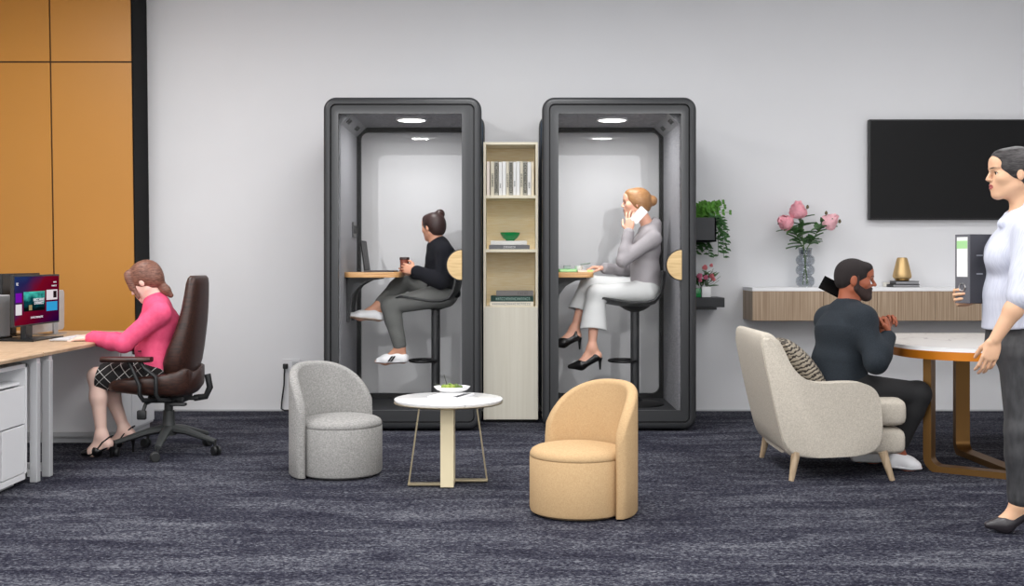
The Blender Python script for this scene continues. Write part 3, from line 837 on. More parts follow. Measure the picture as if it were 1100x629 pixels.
obj('tile_picture', srect(.86, .52, .94, .67, .0013), glow('tile_dark', (34, 22, 26), .8), SCN, smooth=0)
obj('tile_picture', srect(.30, .29, .37, .40, .0013), glow('tile_sand', (168, 150, 110), .8), SCN, smooth=0)
wt = glow('screen_white', (236, 232, 238), .95)
Y0, Z0 = y0 + .01, z0 + .01
for (u, v, n, w, hh, sd) in ((.40, .475, 8, .0145, .017, 2), (.42, .405, 7, .0145, .017, 3), (.34, .115, 12, .011, .011, 4), (.86, .85, 3, .012, .009, 5), (.82, .77, 5, .012, .009, 6), (.03, .82, 2, .012, .016, 7)):
    b = bmesh.new(); glyphs(b, (mx + .0016, Y0 + u * sw, Z0 + v * shh), (0, 1, 0), (0, 0, 1), n, w, hh, w * .4, seed=sd); obj('screen_lettering', b, wt, SCN, smooth=0)

# white monitor seen from behind the lit one
WM = thing('monitor', 'white backed monitor standing behind the lit monitor', 'monitor', (-3.07, 7.5, DZ))
b = bmesh.new(); prism(b, [(-3.075, y, z) for y, z in rr(7.22, 7.80, .705, .972, .02)], (.025, 0, 0), bev=.004); obj('housing', b, plain('silver_white', (206, 206, 208), .35), WM)
b = bmesh.new(); prism(b, [(-3.083, y, z) for y, z in rr(7.235, 7.785, .72, .957, .012)], (.008, 0, 0)); obj('screen', b, M_tv, WM, smooth=0)
b = bmesh.new(); box(b, (-3.05, 7.60, DZ + .001), (-3.035, 7.66, .80), .003); obj('stand', b, M_chrome, WM, smooth=0)
b = bmesh.new(); box(b, (-3.16, 7.54, DZ + .0005), (-3.0, 7.72, DZ + .009), .003); obj('base', b, M_chrome, WM, smooth=0)

# silver computer tower and a dark monitor at the frame's left edge
TW = thing('computer_tower', 'silver computer tower lying on the desk at the far left', 'computer', (-3.3, 6.9, DZ))
b = bmesh.new(); box(b, (-3.46, 6.62, DZ + .014), (-3.15, 7.19, .955), .006); obj('case', b, plain('brushed_silver', (180, 181, 184), .4), TW, smooth=0)
b = bmesh.new(); box(b, (-3.45, 6.63, DZ + .0005), (-3.14, 7.2, DZ + .014), .002); obj('base', b, M_black, TW, smooth=0)
DM = thing('monitor', 'black switched off monitor just behind the silver computer tower', 'monitor', (-3.25, 7.5, DZ))
b = bmesh.new(); box(b, (-3.235, 7.22, .76), (-3.215, 7.80, 1.087), .004); box(b, (-3.26, 7.36, .82), (-3.235, 7.66, 1.02), .006); obj('housing', b, M_tvedge, DM, smooth=0)
b = bmesh.new(); box(b, (-3.29, 7.47, DZ + .008), (-3.262, 7.54, .9), .003); obj('stand', b, M_plastic, DM, smooth=0)
b = bmesh.new(); box(b, (-3.38, 7.40, DZ + .0005), (-3.2, 7.62, DZ + .008), .002); obj('base', b, M_plastic, DM, smooth=0)

# keyboard under the hand
KB = thing('keyboard', 'slim silver keyboard on the desk under the hands of the person in pink', 'keyboard', (-2.74, 7.12, DZ))
b = bmesh.new()
kq = [W(56.5, 366, 7.0), W(84, 366.7, 7.05), W(96, 358.8, 7.45), W(72, 358.6, 7.4)]
k0, k1, k2, k3 = [(-2.80, 6.93), (-2.63, 6.93), (-2.63, 7.36), (-2.80, 7.36)]
prism(b, [(k0[0], k0[1], DZ + .003), (k1[0], k1[1], DZ + .003), (k2[0], k2[1], DZ + .003), (k3[0], k3[1], DZ + .003)], (0, 0, .009), bev=.002); obj('case', b, plain('aluminium', (206, 206, 208), .3, metal=.6), KB, smooth=0)
b = bmesh.new(); box(b, (-2.80, 6.94, DZ + .0003), (-2.78, 7.35, DZ + .003)); obj('foot', b, M_plastic, KB, smooth=0)
for i in range(5):
    b = bmesh.new()
    for j in range(14):
        y = 6.945 + j * .0288; x = -2.788 + i * .029
        box(b, (x, y, DZ + .0122), (x + .024, y + .024, DZ + .0142))
    obj('key_row', b, plain('key_white', (224, 224, 226), .5), KB, smooth=0)

# ================================================================== brown office chair
ccx, ccy = -2.085, 6.955
OC = thing('office_chair', 'brown leather high back office chair of the person in pink, on a five star base', 'chair', (ccx, ccy, 0))
def sect(cx_, hz_, t, w, z, tilt=0.0, e=3.0, n=28):
    return [V((cx_ + u + tilt * v * 0, ccy + v, z)) for u, v in sup(n, t, w, e)]
prof = [(.475, -2.00, .055, .17), (.50, -2.005, .075, .215), (.56, -1.998, .085, .235), (.64, -1.98, .080, .235), (.72, -1.957, .066, .228), (.80, -1.937, .056, .215), (.88, -1.924, .049, .20), (.96, -1.915, .045, .187), (1.03, -1.909, .041, .175), (1.062, -1.906, .035, .162), (1.078, -1.905, .022, .14)]
obj('backrest', loft(bmesh.new(), [sect(x, 0, t, w, z) for z, x, t, w in prof]), M_leather, OC, smooth=60)
b = bmesh.new()
sp = [(-2.385, .425, .03, .19), (-2.375, .43, .045, .215), (-2.34, .435, .055, .235), (-2.25, .432, .062, .245), (-2.12, .425, .068, .245), (-2.02, .425, .075, .238), (-1.94, .44, .08, .215), (-1.915, .445, .055, .18)]
rings = [[V((x, ccy + u, z + v - (.018 * (1 - (u / w) ** 2) if v > 0 else 0) + (.05 * abs(u / w) ** 2 * max(0, (x + 2.3) / .35) if v > 0 else 0))) for u, v in sup(28, w, t, 3.2)] for x, z, t, w in sp]
obj('seat', loft(b, rings), M_leather, OC, smooth=60)
for s in (-1, 1):
    ya = ccy + s * .285
    b = bmesh.new()
    pp = [(-2.39, .036), (-2.375, .047), (-2.3, .05), (-2.18, .05), (-2.12, .047), (-2.10, .036)]
    loft(b, [[V((x, ya + u, .592 + v)) for u, v in sup(16, w, .016, 3)] for x, w in pp]); AR = obj('armrest', b, M_leather, OC, smooth=60)
    for top, mid in (((-2.235, .58), (-2.17, .44)), ((-2.165, .58), (-2.075, .49))):
        b = bmesh.new()
        P_ = [V((top[0], ya, top[1])), V((top[0] + .02, ya, .545)), V((mid[0], ya, mid[1])), V((mid[0], ya - s * .002, .385)), V((mid[0] + .015, ya - s * .02, .352)), V((mid[0] + .05, ya - s * .10, .343)), V((ccx + .02, ccy + s * .05, .345))]
        tube(b, P_, .0125, 8, sq=(1, 1.2)); obj('arm_support', b, M_plastic, OC)
b = bmesh.new(); box(b, (ccx - .10, ccy - .10, .315), (ccx + .12, ccy + .10, .36), .012); box(b, (-2.02, ccy - .03, .325), (-1.90, ccy + .03, .345), .006); obj('mechanism', b, M_plastic, OC, smooth=0)
b = bmesh.new(); tube(b, [V((-1.93, ccy, .335)), V((-1.86, ccy, .345)), V((-1.835, ccy, .40)), V((-1.85, ccy, .48))], .02, 8); obj('back_bracket', b, M_plastic, OC)
b = bmesh.new(); tube(b, [V((ccx - .06, ccy - .10, .335)), V((ccx - .07, ccy - .22, .325)), V((ccx - .085, ccy - .24, .26))], .011, 8); box(b, (ccx - .115, ccy - .25, .235), (ccx - .06, ccy - .225, .29), .008); obj('lever', b, M_plastic, OC)
b = bmesh.new(); tube(b, [V((ccx + .07, ccy - .09, .325)), V((ccx + .12, ccy - .20, .325))], .008, 8); box(b, (ccx + .08, ccy - .25, .315), (ccx + .17, ccy - .20, .332), .006); obj('lever', b, M_plastic, OC)
b = bmesh.new(); lathe(b, [(.045, .11), (.045, .16), (.036, .19), (.034, .26), (.026, .262), (.026, .33), (0, .33)], (ccx, ccy, 0), 20); obj('gas_column', b, M_plastic2, OC)
for k in range(5):
    a = math.radians(-85 + 72 * k); dv = V((math.cos(a), math.sin(a), 0)); tip = V((ccx, ccy, 0)) + dv * .305
    b = bmesh.new(); c0 = V((ccx, ccy, 0))
    pts = [c0 + dv * .02 + V((0, 0, .15)), c0 + dv * .12 + V((0, 0, .137)), c0 + dv * .22 + V((0, 0, .108)), c0 + dv * .31 + V((0, 0, .082))]
    tube(b, pts, [.034, .028, .023, .019], 10, sq=(.8, 1)); L_ = obj('base_leg', b, M_plastic2, OC)
    b = bmesh.new(); sv = V((-dv.y, dv.x, 0)); ca = a + .6 * (k - 2)
    ax = V((-math.sin(ca), math.cos(ca), 0)); wc = tip + V((math.cos(ca), math.sin(ca), 0)) * .015
    for s in (-1, 1):
        for r0, w0, w1 in ((.028, .006, .024),):
            cc = V((wc.x, wc.y, .0285))
            tube(b, [cc + ax * s * w0, cc + ax * s * (w0 + .002), cc + ax * s * (w1 - .003), cc + ax * s * w1], [r0 * .85, r0, r0, r0 * .85], 18)
    tube(b, [V((tip.x, tip.y, .04)), V((tip.x, tip.y, .085))], .009, 8)
    tube(b, [V((wc.x, wc.y, .0285)) - ax * .022, V((wc.x, wc.y, .0285)) + ax * .022], .008, 8)
    obj('caster', b, M_plastic, L_)

# ================================================================== tub chairs
def tub_chair(c, yaw, mat, label, R=.225, hs=.305, ht=.605):
    T = thing('tub_chair', label, 'chair', (c[0], c[1], 0), 'low round tub chairs')
    cx_, cy_ = c
    pr = [(0, .006), (R - .02, .006), (R - .004, .016), (R, .03), (R, hs - .040), (R - .003, hs - .036)]
    b = bmesh.new(); lathe(b, pr + [(0, hs - .036)], (cx_, cy_, 0), 64); obj('drum', b, mat, T, smooth=40)
    b = bmesh.new(); lathe(b, [(0, hs - .0365), (R - .004, hs - .0365), (R - .0005, hs - .031), (R - .002, hs - .020), (R - .010, hs - .006), (R - .028, hs + .004), (R - .07, hs + .013), (R - .13, hs + .018), (0, hs + .020)], (cx_, cy_, 0), 64); obj('seat_cushion', b, mat, T, smooth=60)
    b = bmesh.new(); lathe(b, [(R - .03, 0), (R - .03, .008), (0, .008)], (cx_, cy_, 0), 32); obj('base_plate', b, M_podblack, T)
    # wrap-around back: closed section swept round the drum, tall behind and falling to its two upright front edges
    span = math.radians(86); n = 44; rings = []
    for i in range(n + 1):
        t = -1 + 2 * i / n; a = yaw + PI + t * span
        tt = abs(t)
        hgt = .33 + (ht - .33) * max(0, 1 - tt ** 2.6) ** .62
        th = .052; ri = R + .004
        endr = .022
        e = max(0, (tt - .96) / .04); ins = .020 * e * e
        flare = .0
        prof = []
        o_, i_ = ri + th - ins, ri + ins
        rd = min(.024, (o_ - i_) / 2)
        prof.append((i_, .008)); prof.append((o_ - .008, .008)); prof.append((o_, .02)); prof.append((o_, .16)); prof.append((o_, hgt - rd))
        for k in range(1, 8):
            q = PI * k / 8; m_ = (o_ + i_) / 2; hw = (o_ - i_) / 2
            prof.append((m_ + hw * math.cos(q), hgt - rd + rd * math.sin(q)))
        prof.append((i_, hgt - rd)); prof.append((i_, .16))
        rings.append([V((cx_ + r * math.cos(a), cy_ + r * math.sin(a), z)) for r, z in prof])
    obj('wrap_back', loft(bmesh.new(), rings), mat, T, smooth=55)
    return T
gc = W(366, 0, 6.26); GC = (gc.x, 6.27)
tub_chair(GC, math.radians(-38), M_fgrey, 'low round tub chair in grey heathered cloth, left of the coffee table')
bc = W(620.5, 0, 5.29); BC = (bc.x, 5.30)
tub_chair(BC, math.radians(180 + 38), M_fbeige, 'low round tub chair in apricot beige cloth, right of the coffee table', R=.222, hs=.30, ht=.60)

# ================================================================== coffee table
tcx, tcy = (481.5 - CX) * 5.97 / F, 6.0
CT = thing('coffee_table', 'small round coffee table with white stone top, cream post and thin metal legs', 'table', (tcx, tcy, 0))
tz, tr = .447, .285
obj('tabletop', lathe(bmesh.new(), [(0, tz - .020), (tr - .008, tz - .020), (tr - .002, tz - .014), (tr - .001, tz - .004), (tr - .007, tz), (0, tz)], (tcx, tcy, 0), 72), M_marble, CT, smooth=40)
obj('top_rim', lathe(bmesh.new(), [(0, tz - .028), (tr - .012, tz - .028), (tr - .002, tz - .024), (tr + .001, tz - .0205), (0, tz - .0205)], (tcx, tcy, 0), 72), M_champ, CT, smooth=40)
b = bmesh.new(); box(b, (tcx - .034, tcy - .145, .006), (tcx + .034, tcy + .03, tz - .028), .002); obj('post', b, M_cream, CT, smooth=0)
for s, yy in ((-1, -.085), (1, .02)):
    b = bmesh.new(); xe = tcx + s * .205
    yb = tcy + yy
    box(b, (min(xe, tcx + s * .034), yb - .022, .008), (max(xe, tcx + s * .034), yb + .022, .018), .001)
    FB = obj('base_bar', b, M_champ, CT, smooth=0)
    b = bmesh.new(); bar(b, [V((xe - s * .004, yb, .012)), V((tcx + s * .145, yb, tz - .028))], .008, .008); obj('leg', b, M_champ, CT, smooth=0)
    b = bmesh.new(); lathe(b, [(.012, 0), (.012, .008), (0, .008)], (xe - s * .03, yb, 0), 14); obj('glide', b, M_plastic, FB)

# magazine, bowl and olive sprig on it
mg = thing('magazine', 'white magazine with dark lettering on the round coffee table, under the white bowl', 'magazine', (tcx + .03, tcy, tz))
Rm = Matrix.Rotation(math.radians(70), 3, 'Z'); pm = V((tcx + .012, tcy + .045, 0))
b = bmesh.new(); box(b, (pm.x - .115, pm.y - .085, tz + .0004), (pm.x + .115, pm.y + .085, tz + .012), .001, 1, rot=(Rm, pm)); obj('pages', b, plain('magazine_paper', (238, 238, 240), .5), mg, smooth=0)
b = bmesh.new(); box(b, (pm.x - .117, pm.y - .087, tz + .012), (pm.x + .117, pm.y + .087, tz + .013), rot=(Rm, pm)); obj('cover', b, plain('magazine_cover', (242, 242, 243), .35), mg, smooth=0)
b = bmesh.new()
u = Rm @ V((1, 0, 0)); v = Rm @ V((0, 1, 0))
glyphs(b, pm - u * .108 - v * .082 + V((0, 0, tz + 0.0130)), u, v, 13, .0112, .032, .0034, seed=21, words=(11, 12), bold=.40)
obj('cover_lettering', b, plain('magazine_ink', (46, 46, 50), .6), mg, smooth=0)
bw = V((tcx + .010, tcy + .150, tz + .0135))
wb = obj('bowl', lathe(bmesh.new(), [(.055, .0), (.057, .004), (.080, .012), (.094, .024), (.099, .031), (.095, .030), (.074, .016), (.05, .010), (0, .009)], bw, 44, sx=1.0, sy=.8), plain('white_porcelain', (240, 240, 240), .22, coat=.4), origin=bw)
tag(wb, 'shallow white oval bowl on the magazine on the round coffee table', 'bowl')
for i, (u_, v_, r_, rgb) in enumerate(((-.040, -.03, .019, (120, 142, 40)), (-.012, .012, .017, (100, 130, 36)), (-.022, -.030, .018, (140, 156, 60)), (.024, -.016, .017, (84, 108, 34)), (.046, -.024, .015, (74, 96, 30)), (.004, -.036, .016, (128, 146, 50)))):
    p = bw + V((u_, v_, .025 + .004 * (i % 2)))
    o = obj('olive', lathe(bmesh.new(), [(0, -r_)] + [(r_ * math.sin(PI * k / 8), -r_ * math.cos(PI * k / 8) * 1.1) for k in range(1, 8)] + [(0, r_)], p, 14), plain('olive_%d' % rgb[0], rgb, .35), origin=p)
    tag(o, 'small green olive lying in the white bowl on the coffee table', 'olive', 'olives in the white bowl')
sp = thing('olive_sprig', 'thin dark twig with small leaves standing up in the white bowl', 'twig', bw + V((-.02, 0, .02)))
b = bmesh.new(); q = bw + V((-.025, .0, .024)); tube(b, [q, q + V((-.006, 0, .03)), q + V((-.018, 0, .07))], [.0025, .002, .0012], 6); tube(b, [q, q + V((-.04, .005, .014)), q + V((-.075, .01, .02))], [.002, .0018, .001], 6); obj('twig', b, plain('twig_green', (58, 66, 40), .7), sp)
def leaf(bm, p, dv, n, L, w, mi=0, fold=.2):
    """one pointed leaf with a raised midrib and a little thickness"""
    dv = V(dv).normalized(); n = V(n); s = dv.cross(n); s = s.normalized() if s.length > 1e-3 else V((1, 0, 0)); n = s.cross(dv).normalized(); p = V(p)
    rows = []
    for t, ww in ((0, .05), (.25, .8), (.5, 1), (.75, .65), (1, .03)):
        c = p + dv * L * t - n * L * .18 * t * t
        rows.append([bm.verts.new(c + s * w * ww * a * .5 + n * w * fold * abs(a)) for a in (-1, 0, 1)])
    for a, b_ in zip(rows, rows[1:]):
        for k in (0, 1):
            f = bm.faces.new((a[k], a[k + 1], b_[k + 1], b_[k])); f.material_index = mi
for dv in ((.5, .2, .3), (.2, -.4, .4), (.6, -.1, .1)):
    b = bmesh.new(); leaf(b, q, dv, (0, 0, 1), .04, .012); obj('leaf', b, plain('leaf_olive', (96, 120, 48), .5), sp)

# ================================================================== oatmeal armchair at the right
AC = thing('armchair', 'oatmeal linen armchair with pale tapered legs, seat of the man in the dark jumper', 'armchair', (1.72, 6.42, 0))
ya, yb = 6.06, 6.80
def side_xz(p, dd): return [((px - CX) * dd / F, H - (py - HY) * dd / F) for px, py in p]
near = side_xz([(848, 492), (838, 462), (826, 410), (818, 366), (822, 361.5), (832, 366), (843, 380), (853, 397), (864, 407), (880, 412), (905, 410.5), (925, 410.5), (937, 415), (944, 424), (947, 440), (949, 487), (900, 491)], 6.07)
def smooth_loop(p, it=2):
    for _ in range(it):
        q = []
        for i in range(len(p)):
            a, b_ = p[i], p[(i + 1) % len(p)]
            q.append((a[0] * .75 + b_[0] * .25, a[1] * .75 + b_[1] * .25)); q.append((a[0] * .25 + b_[0] * .75, a[1] * .25 + b_[1] * .75))
        p = q
    return p
nl = smooth_loop(near, 2)
for s, y in ((0, ya), (1, yb - .11)):
    b = bmesh.new(); prism(b, [(x, y, z) for x, z in nl], (0, .11, 0), bev=.028); obj('side_arm', b, M_fcream, AC, smooth=60, label='sloping padded side and arm')
# backrest between the sides
bk = side_xz([(846, 492), (838, 462), (826, 410), (817, 364), (823, 356), (836, 362), (848, 385), (862, 420), (872, 448), (872, 492)], 6.07)
b = bmesh.new(); prism(b, [(x - .004, ya + .012, z + .002) for x, z in smooth_loop(bk, 2)], (0, yb - ya - .024, 0), bev=.025); obj('backrest', b, M_fcream, AC, smooth=60)
xs0, xs1 = 1.56, (967 - CX) * 6.28 / F
def pad(x0, x1, zc_, t, w, e=5.5, bulge=.012):
    return [[V((x, 6.43 + u, zc_ + v)) for u, v in sup(32, w * kw, t * kt, e)] for x, kt, kw in ((x0, .9, .97), (x0 + .05, 1, 1), (x1 - .10, 1, 1), (x1 - .045, .985, 1), (x1 - .02, .93, .99), (x1 - .006, .82, .97), (x1, .62, .93))]
b = bmesh.new(); loft(b, pad(xs0, xs1, .345, .080, .262)); obj('seat_cushion', b, M_fcream, AC, smooth=60)
b = bmesh.new(); loft(b, pad(1.47, xs1 - .005, .188, .076, .262)); obj('seat_base', b, M_fcream, AC, smooth=60)
for px, py, dd, dx in ((851, 517.5, 6.04, -.03), (960, 517, 6.055, .045), (819, 491.5, 6.78, -.03), (932, 489, 6.78, .045)):
    x, y = (px - CX) * dd / F, dd
    y += .02
    b = bmesh.new(); tube(b, [V((x, y, 0)), V((x - dx, y + (.02 if dd < 6.5 else -.02), .15))], [.014, .025], 14); obj('leg', b, M_legwood, AC)

# patterned cushion leaning on the backrest
def cushion_mat():
    m, nt, b = new_mat('brown_cream_chevron_knit')
    b.inputs['Roughness'].default_value = .95
    tc = nt.nodes.new('ShaderNodeTexCoord'); mp = nt.nodes.new('ShaderNodeMapping'); mp.inputs['Rotation'].default_value = (0, math.radians(24), 0)
    w = nt.nodes.new('ShaderNodeTexWave'); w.wave_type = 'BANDS'; w.bands_direction = 'Z'; w.inputs['Scale'].default_value = 14; w.inputs['Distortion'].default_value = 5; w.inputs['Detail'].default_value = 2; w.inputs['Detail Scale'].default_value = 2.6
    nt.links.new(tc.outputs['Object'], mp.inputs['Vector']); nt.links.new(mp.outputs['Vector'], w.inputs['Vector'])
    n = nt.nodes.new('ShaderNodeTexNoise'); n.inputs['Scale'].default_value = 70; nt.links.new(tc.outputs['Object'], n.inputs['Vector'])
    a = nt.nodes.new('ShaderNodeMath'); a.operation = 'MULTIPLY_ADD'; a.inputs[1].default_value = .9; nt.links.new(n.outputs['Fac'], a.inputs[0]); nt.links.new(w.outputs['Fac'], a.inputs[2])
    r = nt.nodes.new('ShaderNodeValToRGB'); r.color_ramp.elements[0].position = .62; r.color_ramp.elements[0].color = srgb(54, 47, 42); r.color_ramp.elements[1].position = 1.05 if False else .98; r.color_ramp.elements[1].color = srgb(158, 148, 132)
    nt.links.new(a.outputs[0], r.inputs['Fac']); nt.links.new(r.outputs['Color'], b.inputs['Base Color'])
    bp = nt.nodes.new('ShaderNodeBump'); bp.inputs['Strength'].default_value = .5; bp.inputs['Distance'].default_value = .006; nt.links.new(a.outputs[0], bp.inputs['Height']); nt.links.new(bp.outputs['Normal'], b.inputs['Normal'])
    return m
cc = V((1.600, 6.43, .572)); tl = math.radians(40)
uu = V((math.sin(-tl), 0, math.cos(tl))); vv = V((0, 1, 0)); ww = V((math.cos(tl), 0, math.sin(tl)))
uu = V((-math.sin(tl) , 0, math.cos(tl))); ww = V((math.cos(tl), 0, math.sin(tl)))
b = bmesh.new(); N = 20; grid = {}
for s in (1, -1):
    for i in range(N + 1):
        for j in range(N + 1):
            a, c_ = -1 + 2 * i / N, -1 + 2 * j / N
            edge = (1 - a * a) * (1 - c_ * c_)
            if s == -1 and (i in (0, N) or j in (0, N)): grid[(s, i, j)] = grid[(1, i, j)]; continue
            pinch = 1 - .06 * (1 - abs(a * c_)) * 0
            grid[(s, i, j)] = b.verts.new(cc + uu * a * .195 * (1 - .05 * c_ * c_) + vv * c_ * .225 * (1 - .05 * a * a) + ww * s * .085 * edge ** .42)
    for i in range(N):
        for j in range(N):
            f = [grid[(s, i, j)], grid[(s, i + 1, j)], grid[(s, i + 1, j + 1)], grid[(s, i, j + 1)]]
            b.faces.new(f if s == 1 else f[::-1])
cu = obj('cushion', b, cushion_mat(), origin=cc, smooth=80)
tag(cu, 'brown and cream zigzag knit cushion leaning in the oatmeal armchair', 'cushion')

# ================================================================== meeting table
MT = thing('meeting_table', 'white marble table with amber rounded edge and bronze loop legs at the right', 'table', (3.2, 6.8, 0))
tzt = .695
def rrect_xy(x0, x1, y0, y1, r, n=14): return rr(x0, x1, y0, y1, r, n)
lo_ = rrect_xy(2.19, 4.3, 6.07, 7.52, .42)
obj('tabletop', prism(bmesh.new(), [(x, y, tzt - .020) for x, y in lo_], (0, 0, .020), bev=.003), M_marble, MT, smooth=40, label='white veined marble top')
lo2 = rrect_xy(2.187, 4.303, 6.067, 7.523, .423)
obj('edge_band', prism(bmesh.new(), [(x, y, tzt - .066) for x, y in lo2], (0, 0, .0455)), M_brassedge, MT, smooth=40, label='thick amber coloured table edge')
hub = V((2.70, 6.10, 0)); 
def hoop(x, y, hubp, wid, thk=.018):
    p0 = V((x, y, tzt - .067)); base = V((x, y, .012)); dv = (V((hubp[0], hubp[1], .012)) - base).normalized()
    r = .07; pts = [p0, V((x, y, .30)), V((x, y, .012 + r))]
    c = base + V((0, 0, r)) + dv * r
    for k in range(1, 8):
        a = PI / 2 * k / 7; pts.append(c - dv * r * math.cos(a) - V((0, 0, r * math.sin(a))))
    pts.append(V((hubp[0], hubp[1], .012)))
    b = bmesh.new(); n = len(pts); side = V((0, 0, 1)).cross(dv).normalized(); rings = []
    for i in range(n):
        t = (pts[min(n - 1, i + 1)] - pts[max(0, i - 1)]).normalized(); u_ = side.cross(t).normalized()
        rings.append([pts[i] + side * a * wid / 2 + u_ * c_ * thk / 2 for a, c_ in ((-1, -1), (1, -1), (1, 1), (-1, 1))])
    return loft(b, rings)
for x, y in ((2.325, 6.38), (2.72, 6.93)):
    obj('leg', hoop(x, y, (2.74, 6.08), .085, .044), M_bronze, MT, smooth=30)
for x, y in ((4.12, 6.38), (3.74, 6.93)):
    obj('leg', hoop(x, y, (3.70, 6.08), .085, .044), M_bronze, MT, smooth=30)
b = bmesh.new(); box(b, (2.70, 6.09, .003), (3.74, 6.17, .021), .002); obj('base_bar', b, M_bronze, MT, smooth=0)

# ================================================================== floating console, TV
KX0 = (798 - CX) * 8.95 / F
kz1, kz0 = H - (308.6 - HY) * 8.6 / F, H - (344.5 - HY) * 8.6 / F
KC = thing('wall_console', 'long wall hung taupe wood console with a thin white top', 'console', (3.0, 8.78, kz0))
b = bmesh.new(); box(b, (KX0, 8.598, kz1 - .028), (4.45, 8.948, kz1), .002); obj('top', b, M_stone, KC, smooth=0, label='thin white top slab')
b = bmesh.new(); box(b, (KX0, 8.605, kz0), (4.45, 8.948, kz1 - .028), .001); obj('carcass', b, M_walnut, KC, smooth=0)
edges_px = [808, 884, 942, 1004, 1066, 1130, 1190]
for a, b_ in zip(edges_px, edges_px[1:]):
    xa, xb = (a - CX) * 8.6 / F + .0012, (b_ - CX) * 8.6 / F - .0012
    bm_ = bmesh.new(); box(bm_, (xa, 8.588, kz0 + .002), (xb, 8.604, kz1 - .030), .001, 1)
    obj('drawer_front', bm_, M_walnut, KC, smooth=0)
TVO = thing('wall_mounted_television', 'large black switched off television on the wall above the console', 'television', (3.45, 8.9, 1.5))
xa, xb = (934 - CX) * 8.88 / F, 4.2
za, zb = H - (236 - HY) * 8.88 / F, H + (HY - 128) * 8.88 / F
b = bmesh.new(); box(b, (xa, 8.885, za), (xb, 8.935, zb), .004); obj('housing', b, M_tvedge, TVO, smooth=0)
b = bmesh.new(); box(b, (xa + .012, 8.881, za + .014), (xb - .012, 8.886, zb - .012)); obj('screen', b, M_tv, TVO, smooth=0)
b = bmesh.new(); box(b, (3.2, 8.93, 1.6), (3.8, 8.9495, 2.1)); obj('wall_bracket', b, M_plastic, TVO, smooth=0)

# ribbed glass vase
vx, vy, vz = (865 - CX) * 8.78 / F, 8.78, kz1
VS = thing('vase', 'ribbed clear glass vase of peonies on the wall console', 'vase', (vx, vy, vz))
pr = [(0, .0015), (.052, .0015)]
for k, zc in enumerate((.045, .13, .205)):
    for t in range(9):
        a = -PI / 2 + PI * t / 8; pr.append((.050 + .022 * math.cos(a), zc + .036 * math.sin(a)))
pr += [(.046, .25), (.05, .285), (.054, .30), (.051, .30), (.044, .25)]
inner = [(r - .005, z) for r, z in pr[2:-3]][::-1]
obj('glass_body', lathe(bmesh.new(), [(r, z) for r, z in pr + inner[:-1] + [(.044, .012), (0, .012)]], (vx, vy, vz), 40), thin_glass('smoky_vase_glass', (236, 238, 240), .04, .05, .4), VS, smooth=80)

def petal_bloom(bm, c, up, R, R0, n_layers=4, mi=0, seed=1, open_=1.0):
    """peony-like head: layers of cupped petals round the axis"""
    rnd = random.Random(seed); up = V(up).normalized(); sx = up.orthogonal().normalized(); sy = up.cross(sx)
    c = V(c)
    for L in range(n_layers):
        t = L / max(1, n_layers - 1); n = 5 + 2 * L
        tilt = math.radians(8 + 52 * t * open_); rad = R * (.30 + .70 * t)
        for k in range(n):
            a = 2 * PI * (k + .5 * (L % 2)) / n + rnd.uniform(-.2, .2)
            out = sx * math.cos(a) + sy * math.sin(a); tan = up.cross(out)
            Lp = R * (1.25 - .25 * t) * rnd.uniform(.9, 1.08); wp = R * (.55 + .35 * t)
            rows = []
            for i in range(5):
                s = i / 4
                ang = tilt * (.3 + .9 * s) - .9 * (s ** 2) * (1 - t * .4)
                p = c + out * (rad * .35 * (1 - s) + Lp * s * math.sin(max(-.5, tilt * 1.1)) * .8 + R * .1) + up * (Lp * s * math.cos(tilt * .85) - R * .35) - out * (R * .22 * s * s * s)
                w = wp * math.sin(PI * (.18 + .70 * s)) ** .7
                rows.append([bm.verts.new(p + tan * w * q * .75 - out * (w * .42 * q * q)) for q in (-1, -.5, 0, .5, 1)])
            for r0, r1 in zip(rows, rows[1:]):
                for q in range(4):
                    f = bm.faces.new((r0[q], r0[q + 1], r1[q + 1], r1[q])); f.material_index = mi
    return bm
M_peony = plain('peony_pink', (242, 170, 182), .6, vary=.10, vscale=45)
M_peony2 = plain('peony_pale_pink', (247, 192, 200), .6, vary=.09, vscale=45)
M_leafg = plain('leaf_green', (76, 116, 66), .5, vary=.25, vscale=30)
M_stemg = plain('stem_green', (88, 118, 62), .6)
def solid(bm, th=.0012):
    bmesh.ops.recalc_face_normals(bm, faces=bm.faces[:]); bmesh.ops.solidify(bm, geom=bm.faces[:], thickness=th); return bm
